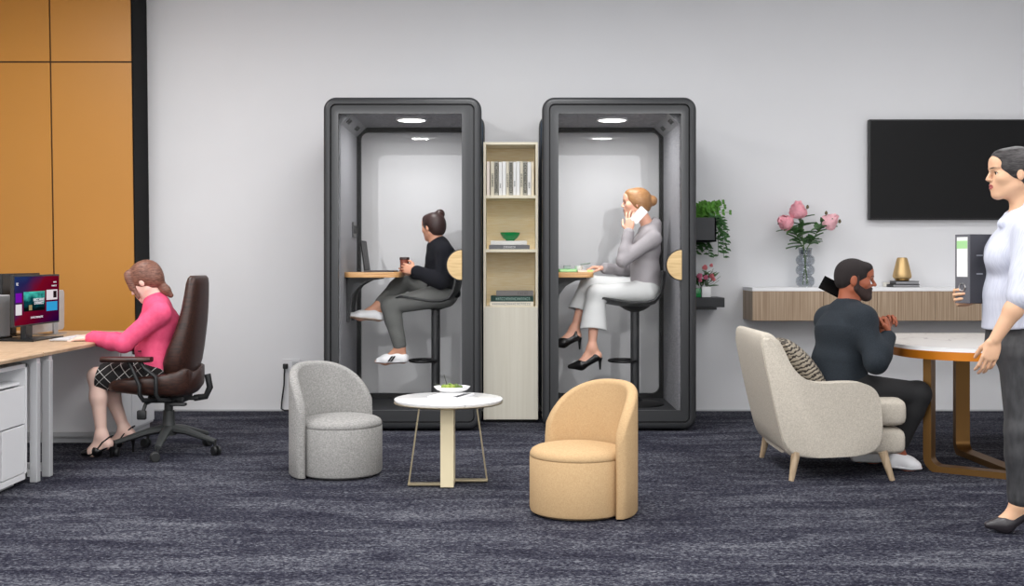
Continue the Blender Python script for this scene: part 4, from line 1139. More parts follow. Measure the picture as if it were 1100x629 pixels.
def peony(px, py, R, up, base_off, label, mat, seed, buds=(), leaves=20):
    c = W(px, py, 8.74)
    b0 = V((vx + base_off[0], vy + base_off[1], vz + .02))
    T = thing('peony', label, 'flower', b0, 'peonies in the glass vase')
    b = bmesh.new(); petal_bloom(b, c, up, R, 0, 4, 0, seed); solid(b, .0012); BL = obj('bloom', b, mat, T, smooth=70)
    neck = V((vx + base_off[0] * -.8, vy + base_off[1] * -.6, vz + .30)); mid = neck.lerp(c, .5) + V((0, 0, .03))
    b = bmesh.new(); tube(b, [b0, neck, mid, c - V(up).normalized() * R * .35], [.004, .004, .0036, .003], 7); ST = obj('stem', b, M_stemg, T)
    rnd = random.Random(seed + 50)
    b = bmesh.new()
    for i in range(leaves):
        t = rnd.uniform(.0, .85); p = neck.lerp(mid, t * 2) if t < .5 else mid.lerp(c, (t - .5) * 1.6)
        a = rnd.uniform(0, 2 * PI); dv = V((math.cos(a), math.sin(a) * .6, rnd.uniform(-.1, .7)))
        leaf(b, p, dv, (0, 0, 1), rnd.uniform(.08, .14), rnd.uniform(.032, .052))
    solid(b, .0008); obj('foliage', b, M_leafg, T, smooth=60)
    for k, (bx_, by_) in enumerate(buds):
        e = W(bx_, by_, 8.73); b = bmesh.new()
        lathe(b, [(0, -.014), (.010, -.006), (.012, .004), (.006, .016), (0, .02)], e, 12); bu = obj('bud', b, plain('bud_brown', (104, 92, 62), .6), T)
        b = bmesh.new(); tube(b, [mid.lerp(c, .35), (mid.lerp(c, .6) + e) / 2 + V((0, 0, -.01)), e], .0022, 6); obj('bud_stem', b, M_stemg, bu)
peony(857.5, 228, .098, (-.1, -.35, .9), (.012, .0), 'topmost pink peony in the glass vase on the console', M_peony, 3, ((867.5, 222.5),))
peony(845, 239.5, .090, (-.75, -.45, .35), (.02, -.008), 'pink peony hanging to the left of the glass vase', M_peony, 9)
peony(890, 239, .094, (.55, -.45, .55), (-.02, .0), 'pale pink peony reaching to the right of the glass vase', M_peony2, 14, ((887.5, 229), (902, 238)))

# books and gold lamp on the console
zc = kz1
def cbook(xa, xb, z0, z1, y0, y1, rgb, label, band=None):
    o = thing('book', label, 'book', ((xa + xb) / 2, y0, z0), 'books under the gold lamp')
    b = bmesh.new(); box(b, (xa, y0, z0 + .0003), (xb, y1, z0 + .004)); box(b, (xa, y0, z1 - .004), (xb, y1, z1 - .0003)); box(b, (xa, y0, z0 + .0003), (xa + .004, y1, z1 - .0003)); obj('cover', b, plain('cover_%d_%d_%d' % rgb, rgb, .4), o, smooth=0)
    b = bmesh.new(); box(b, (xa + .004, y0 + .003, z0 + .004), (xb - .003, y1 - .003, z1 - .004)); obj('pages', b, plain('grey_pages', (150, 150, 152), .8), o, smooth=0)
    return o
X = lambda px, dd=8.72: (px - CX) * dd / F
cbook(X(958), X(987), zc, zc + .022, 8.70, 8.84, (20, 20, 24), 'black book lying on the console under another black book')
cbook(X(961), X(986.5), zc + .022, zc + .047, 8.70, 8.83, (26, 27, 34), 'upper black book carrying the gold lamp')
wb_ = thing('notebook', 'white notebook lying beside the black books on the console', 'notebook', (X(955), 8.8, zc))
b = bmesh.new(); box(b, (X(951.5, 8.85), 8.845, zc + .0005), (X(972, 8.85), 8.92, zc + .036), .002); obj('pages', b, plain('paper', (236, 232, 222), .8), wb_, smooth=0)
b = bmesh.new(); box(b, (X(951, 8.85), 8.842, zc + .036), (X(972.5, 8.85), 8.922, zc + .039)); obj('cover', b, M_white, wb_, smooth=0)
lx_, ly_ = X(969.3, 8.76), 8.765
zl = zc + .047
GL = thing('table_lamp', 'tapered golden metal lamp on the black books on the console', 'lamp', (lx_, ly_, zl))
obj('base', lathe(bmesh.new(), [(.048, .0005), (.052, .006), (.052, .016), (0, .016)], (lx_, ly_, zl), 24), plain('dark_gold', (150, 118, 72), .35, metal=1), GL)
obj('body', lathe(bmesh.new(), [(.055, .016), (.066, .022), (.070, .036), (.066, .06), (.050, .13), (.040, .168), (.034, .178), (0, .180)], (lx_, ly_, zl), 28), M_gold, GL, smooth=40)

# dark wall shelf, planter box and small bouquet beside the right booth
sx0 = (748.5 - CX) * 7.86 / F + .012
SH = thing('wall_shelf', 'short dark wall shelf beside the right booth, under the bouquet', 'shelf', (1.45, 8.8, .8))
sz = H - (319.6 - HY) * 8.62 / F
b = bmesh.new(); box(b, (sx0, 8.62, sz - .072), (X(778.5, 8.62), 8.948, sz), .003); obj('board', b, plain('dark_shelf', (38, 39, 42), .5), SH, smooth=0)
b = bmesh.new(); box(b, (sx0 + .02, 8.62, sz - .09), (X(770, 8.62), 8.90, sz - .073)); obj('cleat', b, M_podblack, SH, smooth=0)
PB = thing('planter_box', 'dark square wall planter with fern and trailing vine beside the right booth', 'planter', (1.4, 8.75, 1.3))
pz0, pz1, px1_ = H - (259.5 - HY) * 8.6 / F, H - (233.5 - HY) * 8.6 / F, X(769.5, 8.6)
b = bmesh.new(); y_0, y_1 = 8.60, 8.948
for lo, hi in (((sx0, y_0, pz0), (px1_, y_0 + .012, pz1)), ((sx0, y_1 - .012, pz0), (px1_, y_1, pz1)), ((sx0, y_0, pz0), (sx0 + .012, y_1, pz1)), ((px1_ - .012, y_0, pz0), (px1_, y_1, pz1)), ((sx0, y_0, pz0), (px1_, y_1, pz0 + .012))): box(b, lo, hi)
obj('box', b, plain('dark_planter', (52, 53, 56), .55), PB, smooth=0)
b = bmesh.new(); box(b, (sx0 + .012, y_0 + .012, pz1 - .04), (px1_ - .012, y_1 - .012, pz1 - .02)); obj('soil', b, plain('soil', (50, 38, 28), .9), PB, smooth=0)
rnd = random.Random(4)
M_fern = plain('fern_green', (84, 142, 40), .55, vary=.3, vscale=25)
for i in range(22):
    b = bmesh.new()
    a = rnd.uniform(0, 2 * PI); o_ = V((sx0 + rnd.uniform(.05, .15), 8.70 + rnd.uniform(-.05, .1), pz1 - .02))
    dv = V((abs(math.cos(a)) * .45 + .12, math.sin(a) * .4 - .1, 1)).normalized(); L = rnd.uniform(.16, .27)
    if i < 4: dv = V((.9, -.1, .55 + .15 * i)).normalized()
    pts = [o_ + dv * L * t + V((dv.x, dv.y, 0)) * L * .5 * t * t + V((0, 0, -L * .35 * t * t)) for t in [k / 7 for k in range(8)]]
    tube(b, pts, .0018, 5)
    for k in range(1, 8):
        dd_ = (pts[k] - pts[k - 1]).normalized(); s_ = dd_.cross(V((0, -1, .3))).normalized()
        for sg in (-1, 1): leaf(b, pts[k], dd_ * .6 + s_ * sg, (0, -1, .5), .075 * (1.1 - k / 9), .024)
    obj('fern_frond', b, M_fern, PB, smooth=60)
M_vine = plain('vine_green', (58, 104, 50), .5, vary=.3, vscale=30)
for i in range(13):
    b = bmesh.new(); t0 = rnd.random()
    if i < 8: st = V((px1_ - .005 + rnd.uniform(-.02, .0), y_0 + .02 + i * .03, pz1 - .01)); drift = V((rnd.uniform(.035, .10), -.02, 0)); drop = rnd.uniform(.14, .30)
    else: st = V((sx0 + .02 + (i - 8) * .045, y_0 - .008, pz1 - .005)) ; drift = V((.02, -.012, 0)); drop = .23 + rnd.uniform(0, .08)
    if i >= 8: st = V((sx0 + .02 + (i - 8) * .045, y_1 - .05, pz0 - .0)); drop = rnd.uniform(.05, .11); drift = V((.035, -.07, 0))
    pts = [st + V((0, 0, .02)), st + drift * .6 + V((0, 0, .005)), st + drift + V((0, 0, -drop * .4)), st + drift * 1.05 + V((0, 0, -drop))]
    tube(b, pts, .0015, 5)
    for k in range(16):
        t = k / 15 * (len(pts) - 1); j = min(int(t), len(pts) - 2); p = pts[j].lerp(pts[j + 1], t - j)
        a = rnd.uniform(0, 2 * PI); leaf(b, p, (math.cos(a) + .3, math.sin(a) * .6 - .4, rnd.uniform(-.5, .3)), (0, -.6, .8), rnd.uniform(.034, .048), .030)
    obj('trailing_vine', b, M_vine, PB, smooth=60)
# bouquet in a white pot
pc = V((X(759, 8.70), 8.74, sz))
BQ = thing('potted_bouquet', 'small bouquet of pink flowers in a white pot on the dark wall shelf', 'flowers', pc)
b = bmesh.new(); box(b, (pc.x - .036, pc.y - .036, sz + .0005), (pc.x + .036, pc.y + .036, sz + .082), .006); obj('pot', b, plain('white_porcelain', (240, 240, 240), .22), BQ, smooth=40)
b = bmesh.new(); box(b, (pc.x - .085, pc.y - .03, sz + .0005), (pc.x - .04, pc.y + .03, sz + .07), .006); obj('green_glass', b, plain('green_glass_pot', (30, 130, 66), .15), BQ, smooth=40)
b = bmesh.new()
for i in range(46):
    a = rnd.uniform(0, 2 * PI); dv = V((math.cos(a), math.sin(a) * .7 - .2, rnd.uniform(.1, 1.2)))
    leaf(b, pc + V((rnd.uniform(-.06, .05), rnd.uniform(-.03, .03), .08 + rnd.uniform(0, .09))), dv, (0, -.5, 1), rnd.uniform(.05, .085), rnd.uniform(.018, .028))
obj('foliage', b, M_leafg, BQ, smooth=60)
b = bmesh.new()
for dx, h_ in ((.10, .16), (.09, .19), (-.0, .24), (.05, .22), (.09, .13)): tube(b, [pc + V((0, 0, .08)), pc + V((dx * .5, -.02, h_ * .7)), pc + V((dx * 1.1, -.02, h_))], .0016, 5)
obj('twigs', b, plain('grey_green_twig', (120, 134, 112), .7), BQ)
pk = plain('flower_pink', (222, 120, 150), .6, vary=.2, vscale=60); pk2 = plain('flower_coral', (228, 132, 136), .6, vary=.2, vscale=60)
for i, (fx, fy, r, m) in enumerate(((757, 287.5, .030, pk2), (764, 285, .020, pk2), (751.5, 296.5, .032, pk), (758, 298, .028, pk), (764.5, 296.5, .028, pk2), (766.5, 300, .022, pk2), (752, 301, .022, pk))):
    b = bmesh.new(); petal_bloom(b, W(fx, fy, 8.68), (.1, -.7, .6), r, 0, 3, 0, i); solid(b, .001); obj('bloom', b, m, BQ, smooth=70)

# plug and black cable on the wall behind the grey chair
PL = thing('power_plug', 'black plug with its cable on the wall socket behind the grey tub chair', 'plug', W(307, 393, 8.94))
p = W(307, 393, 8.94)
b = bmesh.new(); box(b, (p.x - .02, 8.915, p.z - .02), (p.x + .018, 8.94, p.z + .02), .006); box(b, (p.x - .011, 8.918, p.z - .055), (p.x - .002, 8.938, p.z - .01), .003); obj('plug_body', b, M_plastic, PL, smooth=0)
b = bmesh.new(); tube(b, [V((p.x - .007, 8.925, p.z - .05)), V((p.x - .012, 8.928, p.z - .15)), V((p.x - .03, 8.93, p.z - .28)), V((p.x - .033, 8.93, .02)), V((p.x - .01, 8.93, .007)), V((p.x + .15, 8.92, .007))], .006, 8); obj('cable', b, M_plastic, PL)
so_ = thing('wall_socket', 'white double wall socket behind the grey tub chair', 'socket', W(314, 392, 8.945))
p = W(314, 392, 8.945); b = bmesh.new(); box(b, (p.x - .075, 8.939, p.z - .05), (p.x + .06, 8.949, p.z + .05), .003); obj('plate', b, M_white, so_, smooth=0)
b = bmesh.new(); box(b, (p.x + .0, 8.937, p.z - .03), (p.x + .05, 8.94, p.z + .03), .001); obj('outlet', b, M_whitegrey, so_, smooth=0)
# ================================================================== people
def npv(v): return np.array((v[0], v[1], v[2]), float)
class HF:
    """head frame: centre, facing, up"""
    def __init__(s, c, f, u, sc=1.05):
        s.c = V(c); s.f = V(f).normalized(); u = V(u); s.u = (u - s.f * u.dot(s.f)).normalized(); s.l = s.u.cross(s.f); s.s = sc
        s.ax = [npv(s.f), npv(s.l), npv(s.u)]
    def L(s, x, y, z): return s.c + (s.f * x + s.l * y + s.u * z) * s.s
    def loc(s, P):
        d = P - npv(s.c); return np.stack([d @ a / s.s for a in s.ax], 1)

def head(S, h, fem=True):
    s = h.s; L = h.L; A = h.ax
    def e(p, r, k=.02, op='u'): S.ell(npv(L(*p)), A, tuple(x * s for x in r), k * s, op)
    def c(a, b, ra, rb, k=.015, op='u'): S.cone(npv(L(*a)), npv(L(*b)), ra * s, rb * s, k * s, op)
    e((-.014, 0, .032), (.092, .073, .080), .01)
    e((.028, 0, -.03), (.060, .056, .075), .03)
    for y in (-1, 1):
        c((-.002, y * (.046 if fem else .050), -.05), (.064 if fem else .066, y * (.013 if fem else .016), -.086), .017 if fem else .020, .014 if fem else .017, .025)
        e((.060, y * .036, -.016), (.026, .024, .024), .02)
        c((.081, y * .034, .025), (.090, y * .008, .022), .007 if fem else .009, .007 if fem else .009, .012)
    e((.073 if fem else .076, 0, -.087), (.018, .019, .015), .02)
    e((.078, 0, -.05), (.020, .028, .026), .02)
    e((.070, 0, .055), (.03, .045, .035), .03)
    for y in (-1, 1): e((.100, y * .032, .006), (.016, .018, .011), .012, 's')
    for y in (-1, 1):
        e((.0750, y * .031, .005), (.0145, .0165, .0135), .005); e((.090, y * .0325, .0045), (.013, .0140, .0060), .0025, 's')
    c((.090, 0, .018), (.109 if fem else .112, 0, -.018), .0065, .0082 if fem else .0105, .008)
    for y in (-1, 1): e((.099, y * .010, -.022), (.010, .007, .007), .005)
    e((.0925, 0, -.0455), (.009, .019, .0055), .005); e((.0915, 0, -.0565), (.010, .017, .0062), .005)
    e((.102, 0, -.0508), (.010, .022, .0014), .003, 's')
    for y in (-1, 1):
        S.ell(npv(L(-.006, y * .074, -.004)), A, ((.016 if fem else .019) * s, .009 * s, (.027 if fem else .031) * s), .006)
        S.ell(npv(L(.003, y * .086, -.001)), A, (.008 * s, .006 * s, .014 * s), .004, 's')

def eyes(h, parent, iris=(70, 48, 34)):
    for y in (-1, 1):
        b = bmesh.new(); r = .0118 * h.s; n = 14
        lathe(b, [(0, -r)] + [(r * math.sin(PI * k / n), -r * math.cos(PI * k / n)) for k in range(1, n)] + [(0, r)], (0, 0, 0), 16)
        for f in b.faces:
            f.material_index = 1 if f.calc_center_median().z > r * .80 else 0
        Q = h.f.to_track_quat('Z', 'Y').to_matrix(); cc_ = h.L(.0745, y * .0312, .0048)
        for v in b.verts: v.co = Q @ v.co + cc_
        obj('eye', b, [plain('eye_white', (226, 222, 218), .25), plain('iris_%d' % iris[0], iris, .2)], parent, smooth=80)

def hand(S, w, d, n, t, curls=(18, 28, 18), s=1.0, spread=4, thumb=(.7, .3)):
    w = V(w); d = V(d).normalized(); n = V(n); n = (n - d * n.dot(d)).normalized(); tt = d.cross(n)
    if tt.dot(V(t)) < 0: tt = -tt
    t = tt
    S.ell(npv(w + d * .050 * s), [npv(d), npv(t), npv(n)], (.054 * s, .037 * s, .0145 * s), .012)
    Ls = ((.044, .026, .021), (.048, .030, .022), (.044, .028, .021), (.034, .021, .018))
    for i in range(4):
        off = (.0285, .0095, -.0095, -.0275)[i]; kn = w + d * (.088, .092, .088, .079)[i] * s + t * off * s
        S.cone(npv(w + d * .02 * s + t * off * .6 * s), npv(kn), .011 * s, .0095 * s, .008)
        dd = (d + t * math.tan(math.radians(spread * (1.5 - i)))).normalized(); a = 0; p = kn
        for j in range(3):
            a += math.radians(curls[j] if not isinstance(curls[j], (list, tuple)) else curls[j][i]); v = dd * math.cos(a) + n * math.sin(a); q = p + v * Ls[i][j] * s
            r0, r1 = ((.0088, .0080), (.0080, .0074), (.0074, .0062))[j]
            if i == 3: r0 *= .88; r1 *= .88
            S.cone(npv(p), npv(q), r0 * s, r1 * s, .003); p = q
    b = w + d * .022 * s + t * .020 * s; p1 = b + (d * .55 + t * thumb[0] + n * thumb[1]).normalized() * .044 * s
    p2 = p1 + (d * .85 + t * thumb[0] * .45 + n * (thumb[1] + .1)).normalized() * .033 * s; p3 = p2 + (d * .95 + t * thumb[0] * .15 + n * (thumb[1] + .25)).normalized() * .027 * s
    S.cone(npv(b), npv(p1), .0145 * s, .0115 * s, .010); S.cone(npv(p1), npv(p2), .0108 * s, .0098 * s, .003); S.cone(npv(p2), npv(p3), .0095 * s, .0072 * s, .003)

def torso(S, J, e=0.0, th=1.0, bust=0.0, k=.05, trap=.9):
    lat = (V(J['shN']) - V(J['shF'])); hw = lat.length / 2; lat = npv(lat.normalized())
    hl = npv((V(J['hipN']) - V(J['hipF'])).normalized())
    p, w, c, n = [npv(J[x]) for x in ('pelvis', 'waist', 'chest', 'neck')]
    S.cone(p, w, .112 * th + e, .094 * th + e, k, flat=[(hl, 1.38)])
    S.cone(w, c, .094 * th + e, .108 * th + e, k, flat=[(lat, 1.36)])
    S.cone(c, c * .35 + n * .65, .108 * th + e, .062 + e, k, flat=[(lat, 1.45)])
    for s_ in ('shN', 'shF'):
        q = npv(J[s_]); S.cone(n * trap + c * (1 - trap), q, .046 + e, .048 + e, .05)
    if bust:
        f = npv(J['fwd'])
        for sg in (-1, 1): S.ball(c + f * .075 * th + lat * sg * .068 - np.array((0, 0, .02)), bust + e, .04)

def arm(S, sh, el, wr, e=0.0, sc=1.0, k=.02):
    sh, el, wr = npv(sh), npv(el), npv(wr)
    S.cone(sh, el, .048 * sc + e, .038 * sc + e, k)
    m = el * .65 + wr * .35
    S.cone(el, m, .037 * sc + e, .037 * sc + e, k); S.cone(m, wr, .037 * sc + e, .024 * sc + e, k)

def leg(S, hip, kn, an, e=0.0, sc=1.0, k=.03, back=None):
    hip, kn, an = npv(hip), npv(kn), npv(an)
    S.cone(hip, kn, .080 * sc + e, .054 * sc + e, k)
    m = kn * .65 + an * .35
    if back is not None: m = m + npv(back) * .012
    S.cone(kn, m, .051 * sc + e, .050 * sc + e, k); S.cone(m, an, .050 * sc + e, .031 * sc + e, k)

def foot(S, an, heel, ball, toe, up=(0, 0, 1), s=1.0):
    an, heel, ball, toe = npv(an), npv(heel), npv(ball), npv(toe); up = npv(up)
    S.cone(an, heel + up * .028 * s, .033 * s, .028 * s, .02); S.cone(heel + up * .025 * s, ball + up * .02 * s, .026 * s, .026 * s, .02)
    S.cone(an, ball + up * .022 * s, .030 * s, .024 * s, .03); S.cone(ball + up * .018 * s, toe + up * .014 * s, .027 * s, .014 * s, .02)

def sneaker(name, parent, heel, ball, toe, an, up, mat, sole_mat, stripes=None, s=1.0):
    heel, ball, toe, an, up = V(heel), V(ball), V(toe), V(an), V(up).normalized()
    fw = (toe - heel).normalized(); up = (up - fw * up.dot(fw)).normalized(); lt = up.cross(fw)
    S = Sdf()
    S.cone(npv(heel + up * .045 * s), npv(heel + up * .02 * s), .036 * s, .038 * s, .02)
    S.cone(npv(heel + up * .035 * s), npv(ball + up * .03 * s), .036 * s, .036 * s, .02, flat=[(npv(lt), 1.05)])
    S.cone(npv(heel.lerp(ball, .3) + up * .06 * s), npv(ball + up * .03 * s), .034 * s, .034 * s, .03)
    S.cone(npv(ball + up * .026 * s), npv(toe - fw * .02 * s + up * .02 * s), .036 * s, .027 * s, .02, flat=[(npv(lt), 1.15)])
    S.half(-npv(up), npv(heel + up * .010), .004)
    S.half(npv((up * .94 - fw * .34).normalized()), npv(heel.lerp(ball, .1) + up * .085 * s), .006)
    o = finish(name, S.mesh(name, .004), mat, parent)
    S = Sdf()
    S.cone(npv(heel + up * .012), npv(ball + up * .012), .040 * s, .042 * s, .02, flat=[(npv(up), .32)])
    S.cone(npv(ball + up * .012), npv(toe - fw * .02 * s + up * .012), .042 * s, .033 * s, .02, flat=[(npv(up), .32)])
    finish('sole', S.mesh('sole', .004), sole_mat, o)
    if stripes:
        side = lt if lt.y < 0 else -lt
        for t in (.38, .52):
            c_ = heel.lerp(ball, t + .12) + up * .038 * s + side * .040 * s
            b = bmesh.new(); q = (fw * -.35 + up).normalized()
            prism(b, [c_ + fw * .007 - q * .020, c_ + fw * .021 - q * .020, c_ + fw * .007 + q * .020, c_ - fw * .007 + q * .020], side * .009); obj('stripe', b, stripes, o, smooth=0)
    return o

def pump(name, parent, heel, ball, toe, mat, hh, s=1.0, sling=False, an=None):
    """court shoe with a slim heel; heel = underside of the wearer's heel"""
    heel, ball, toe = V(heel), V(ball), V(toe); fw = (ball - heel).normalized(); up = V((0, 0, 1)); lt = up.cross(fw).normalized(); upf = fw.cross(lt); upf = upf if upf.z > 0 else -upf
    S = Sdf()
    if not sling:
        S.cone(npv(heel + upf * .020), npv(ball + V((0, 0, .014))), .032 * s, .034 * s, .02)
        S.cone(npv(heel + upf * .02), npv(heel + upf * .045), .033 * s, .029 * s, .01)
    S.cone(npv(ball + V((0, 0, .016)) - fw * (.02 if sling else 0)), npv(toe + (toe - ball).normalized() * .010 + V((0, 0, .015))), .039 * s, .016 * s, .02)
    S.cone(npv(heel + upf * .004), npv(ball + V((0, 0, .006))), .026 * s, .032 * s, .01, flat=[(npv(upf), .3)])
    if not sling:
        # opening for the foot
        m = heel.lerp(ball, .5) + upf * .060
        S.ell(npv(heel.lerp(ball, .42) + upf * .062), [npv(fw), npv(lt), npv(upf)], (.062 * s, .034 * s, .036 * s), .006, 's')
    o = finish(name, S.mesh(name, .0035), mat, parent)
    b = bmesh.new(); hb = heel - fw * .018 + V((0, 0, .004)); tube(b, [hb, hb.lerp(V((heel.x - fw.x * .02, heel.y - fw.y * .02, heel.z - hh)), .4), V((heel.x - fw.x * .020, heel.y - fw.y * .020, heel.z - hh))], [.020, .010, .006], 10); obj('heel', b, mat, o)
    if sling and an is not None:
        an = V(an); b = bmesh.new(); P0 = heel.lerp(ball, .62)
        bk = heel - fw * .030 + V((0, 0, .062))
        for s_ in (-1, 1):
            tube(b, [P0 + lt * .030 * s_ + V((0, 0, .02)), heel.lerp(ball, .25) + lt * .034 * s_ + V((0, 0, .048)), bk + lt * .022 * s_ + fw * .012, bk], .0045, 6)
        obj('strap', b, mat, o)
    return o

def hair_cap(S, h, front=.02, grow=1.0, nape=-.085, low=True):
    L, A, s = h.L, h.ax, h.s
    S.ell(npv(L(-.016, 0, .034)), A, (.104 * s * grow, .083 * s * grow, .091 * s * grow), .02)
    if low: S.ell(npv(L(-.055, 0, -.012)), A, (.056 * s, .066 * s, .070 * s), .03)
    S.ell(npv(L(.046, 0, .078)), A, (.042 * s, .056 * s, .034 * s), .02)
    n = (h.f * .78 - h.u * .62).normalized()
    S.half(npv(n), npv(L(front * .78, 0, -front * .62)), .008)
    S.half(-npv(h.u), npv(L(0, 0, nape)), .01)

def hair_mat(name, c1, c2, scale=(14, 14, 60), rough=.45):
    return stretched(name, c1, c2, scale, 3, rough, 3, .3, .7, bump=.5, spec=.35, dist=.5)

def skin(name, rgb):
    m = plain(name, rgb, .5, spec=.35)
    b = m.node_tree.nodes['Principled BSDF']; b.inputs['Subsurface Weight'].default_value = .08; b.inputs['Subsurface Radius'].default_value = (.01, .004, .002)
    return m

def face_zones(me, h, beard=False):
    c = h.loc(centers(me)); x, y, z = c[:, 0], c[:, 1], c[:, 2]; ay = np.abs(y)
    mi = np.zeros(len(c), np.int32)
    if beard:
        bd = (z < -.022 - .0 * x) & (z > -.125) & (x > -.002) & (ay < .075) & ((z < -.036) | (ay > .045)) & (x > -.075 - z * .9)
        bd |= (ay > .052) & (x > .004) & (x < .034) & (z < .03) & (z > -.05)
        mi[bd] = 2
    lips = (x > .078) & ((y / .0225) ** 2 + ((z + .0515) / .0122) ** 2 < 1); mi[lips] = 1
    me.polygons.foreach_set('material_index', mi)

def person(label, root, J, h, sk, lip, brow, bustv, hands, feet, th=1.0, beard=False, fem=True, arms_sc=1.0, legs_sc=1.0, vox=.0042, neck_r=.047):
    P = thing('person', label, 'person', root)
    S = Sdf()
    torso(S, J, -.004, th, 0)
    head(S, h, fem)
    S.cone(npv(J['neck']), npv(h.L(-.022, 0, -.045)), neck_r + .006, neck_r, .03)
    for s_ in 'NF':
        arm(S, J['sh' + s_], J['el' + s_], J['wr' + s_], 0, arms_sc); leg(S, J['hip' + s_], J['kn' + s_], J['an' + s_], 0, legs_sc)
    for hd in hands: hand(S, **hd)
    for ft in feet: foot(S, **ft)
    me = S.mesh('body', vox); face_zones(me, h, beard)
    B = finish('body', me, [sk, lip, brow], P)
    eyes(h, P)
    from mathutils.bvhtree import BVHTree
    off = ORI[B.name]; vs = [v.co + off for v in me.vertices]; T_ = BVHTree.FromPolygons(vs, [tuple(q.vertices) for q in me.polygons])
    def on(y, z, lift):
        hit = T_.ray_cast(h.L(.16, y, z), -h.f)[0]
        return (hit if hit is not None else h.L(.09, y, z)) + h.f * lift
    lash = plain('lash_dark', (40, 28, 26), .7)
    for y in (-1, 1):
        b = bmesh.new(); tube(b, [on(y * (.010 + .037 * k / 10), .0262 + .0040 * math.sin(PI * (.05 + .80 * k / 10)), .0006) for k in range(11)], [.0012, .0019, .0023, .0024, .0024, .0023, .0021, .0018, .0015, .0012, .0008], 6); obj('eyebrow', b, brow, P)
        b = bmesh.new(); tube(b, [on(y * q, z, .0004) for q, z in ((.0175, .0060), (.024, .0110), (.032, .0125), (.040, .0105), (.047, .0055))], [.0008, .0014, .0018, .0018, .0010], 6); obj('eyelash', b, lash, P)
    return P

def garment(name, S, mat, P, vox=.005, label=None):
    return finish(name, S.mesh(name, vox), mat, P, label=label)

LIP = plain('lip_rose', (176, 92, 88), .4); LIPD = plain('lip_brown', (140, 78, 64), .45)
def JJ(**k): return {a: (W(*b) if a != 'fwd' else V(b)) for a, b in k.items()}

# ------------------------------------------------------------------ dark haired person in the left booth
J = JJ(pelvis=(477, 315, 8.40), waist=(475, 296, 8.40), chest=(474, 277, 8.40), neck=(470, 261, 8.40), shN=(478, 271, 8.24), elN=(474, 302, 8.20), wrN=(446, 291, 8.24),
       shF=(468, 270, 8.56), elF=(461, 301, 8.60), wrF=(444, 292, 8.47), hipN=(476, 317, 8.31), knN=(419, 328, 8.29), anN=(430, 373, 8.27),
       hipF=(475, 316, 8.49), knF=(435, 301, 8.56), anF=(408, 327, 8.36), fwd=(-1, 0, 0))
h = HF(W(465.3, 244.3, 8.40), (-.74, .64, -.08), (-.03, 0, 1), .90)
sk = skin('skin_warm', (204, 150, 124)); br_ = plain('brow_dark', (44, 28, 26), .7)
cupc = W(434.5, 284, 8.34)
ftN = dict(an=W(430, 373, 8.27), heel=W(433.5, 389.5, 8.27), ball=W(414, 390, 8.27), toe=W(404.5, 390, 8.27))
upF = (W(403, 322, 8.33) - W(399, 340, 8.33)).normalized()
ftF = dict(an=W(408, 327, 8.36), heel=W(407, 344.5, 8.35), ball=W(387, 342.5, 8.33), toe=W(375, 341, 8.32))
P = person('person with a dark hair bun holding a cup in the left booth', W(480, 330, 8.4), J, h, sk, LIP, br_, 0,
           [dict(w=W(446, 291, 8.24), d=(-.9, .35, .25), n=(-.3, 1, 0), t=(-.1, 0, 1), curls=(38, 35, 20), s=.95), dict(w=W(444, 292, 8.47), d=(-.85, -.4, .15), n=(-.2, -1, 0), t=(0, 0, 1), curls=(40, 35, 20), s=.95)],
           [ftN, ftF], th=.86, legs_sc=.86, vox=.0045, neck_r=.042)
S = Sdf(); torso(S, J, .010, .90, .0); S.cone(npv(J['pelvis']), npv(J['waist']), .112, .104, .04, flat=[(np.array((0, 1., 0)), 1.3)])
S.half(npv(V((.12, 0, -1)).normalized()), npv(W(480, 321, 8.4)), .02)
for s_ in 'NF':
    e_, w_ = V(J['el' + s_]), V(J['wr' + s_]); arm(S, J['sh' + s_], e_, e_.lerp(w_, .92), .013, 1.05); S.cone(npv(e_), npv(e_.lerp(w_, .93)), .055, .043, .02)
S.ell(npv(h.L(-.0, 0, -.09)), np.eye(3), (.058, .058, .06), .01, 's')
garment('top', S, plain('navy_black_knit', (17, 18, 25), .9, spec=.15, bump=.25, bscale=60), P)
S = Sdf()
for s_ in 'NF': leg(S, J['hip' + s_], J['kn' + s_], V(J['kn' + s_]).lerp(V(J['an' + s_]), .93), .014, .9); S.cone(npv(J['kn' + s_]), npv(V(J['kn' + s_]).lerp(V(J['an' + s_]), .93)), .062, .046, .02)
S.cone(npv(J['pelvis']), npv(J['waist']), .106, .09, .04, flat=[(np.array((0, 1., 0)), 1.3)])
garment('trousers', S, stretched('grey_wool', (78, 79, 78), (112, 113, 110), (60, 60, 60), 3, .9, bump=.2), P)
wsn = plain('white_shoe_leather', (232, 232, 234), .45)
sneaker('shoe', P, **{k: ftN[k] for k in ('heel', 'ball', 'toe', 'an')}, up=(0, 0, 1), mat=wsn, sole_mat=plain('sole_white', (220, 220, 222), .6), stripes=plain('stripe_black', (24, 24, 28), .6), s=.9)
sneaker('shoe', P, **{k: ftF[k] for k in ('heel', 'ball', 'toe', 'an')}, up=(-.05, 0, 1), mat=wsn, sole_mat=plain('sole_tan', (168, 148, 132), .7), s=.9)
S = Sdf(); hair_cap(S, h, .036, 1.0, -.07); S.ball(npv(W(472.6, 229.8, 8.40)), .036, .010)
finish('hair', S.mesh('hair', .004), hair_mat('hair_dark', (26, 17, 17), (62, 38, 34)), P, label='dark brown hair tied up in a bun')

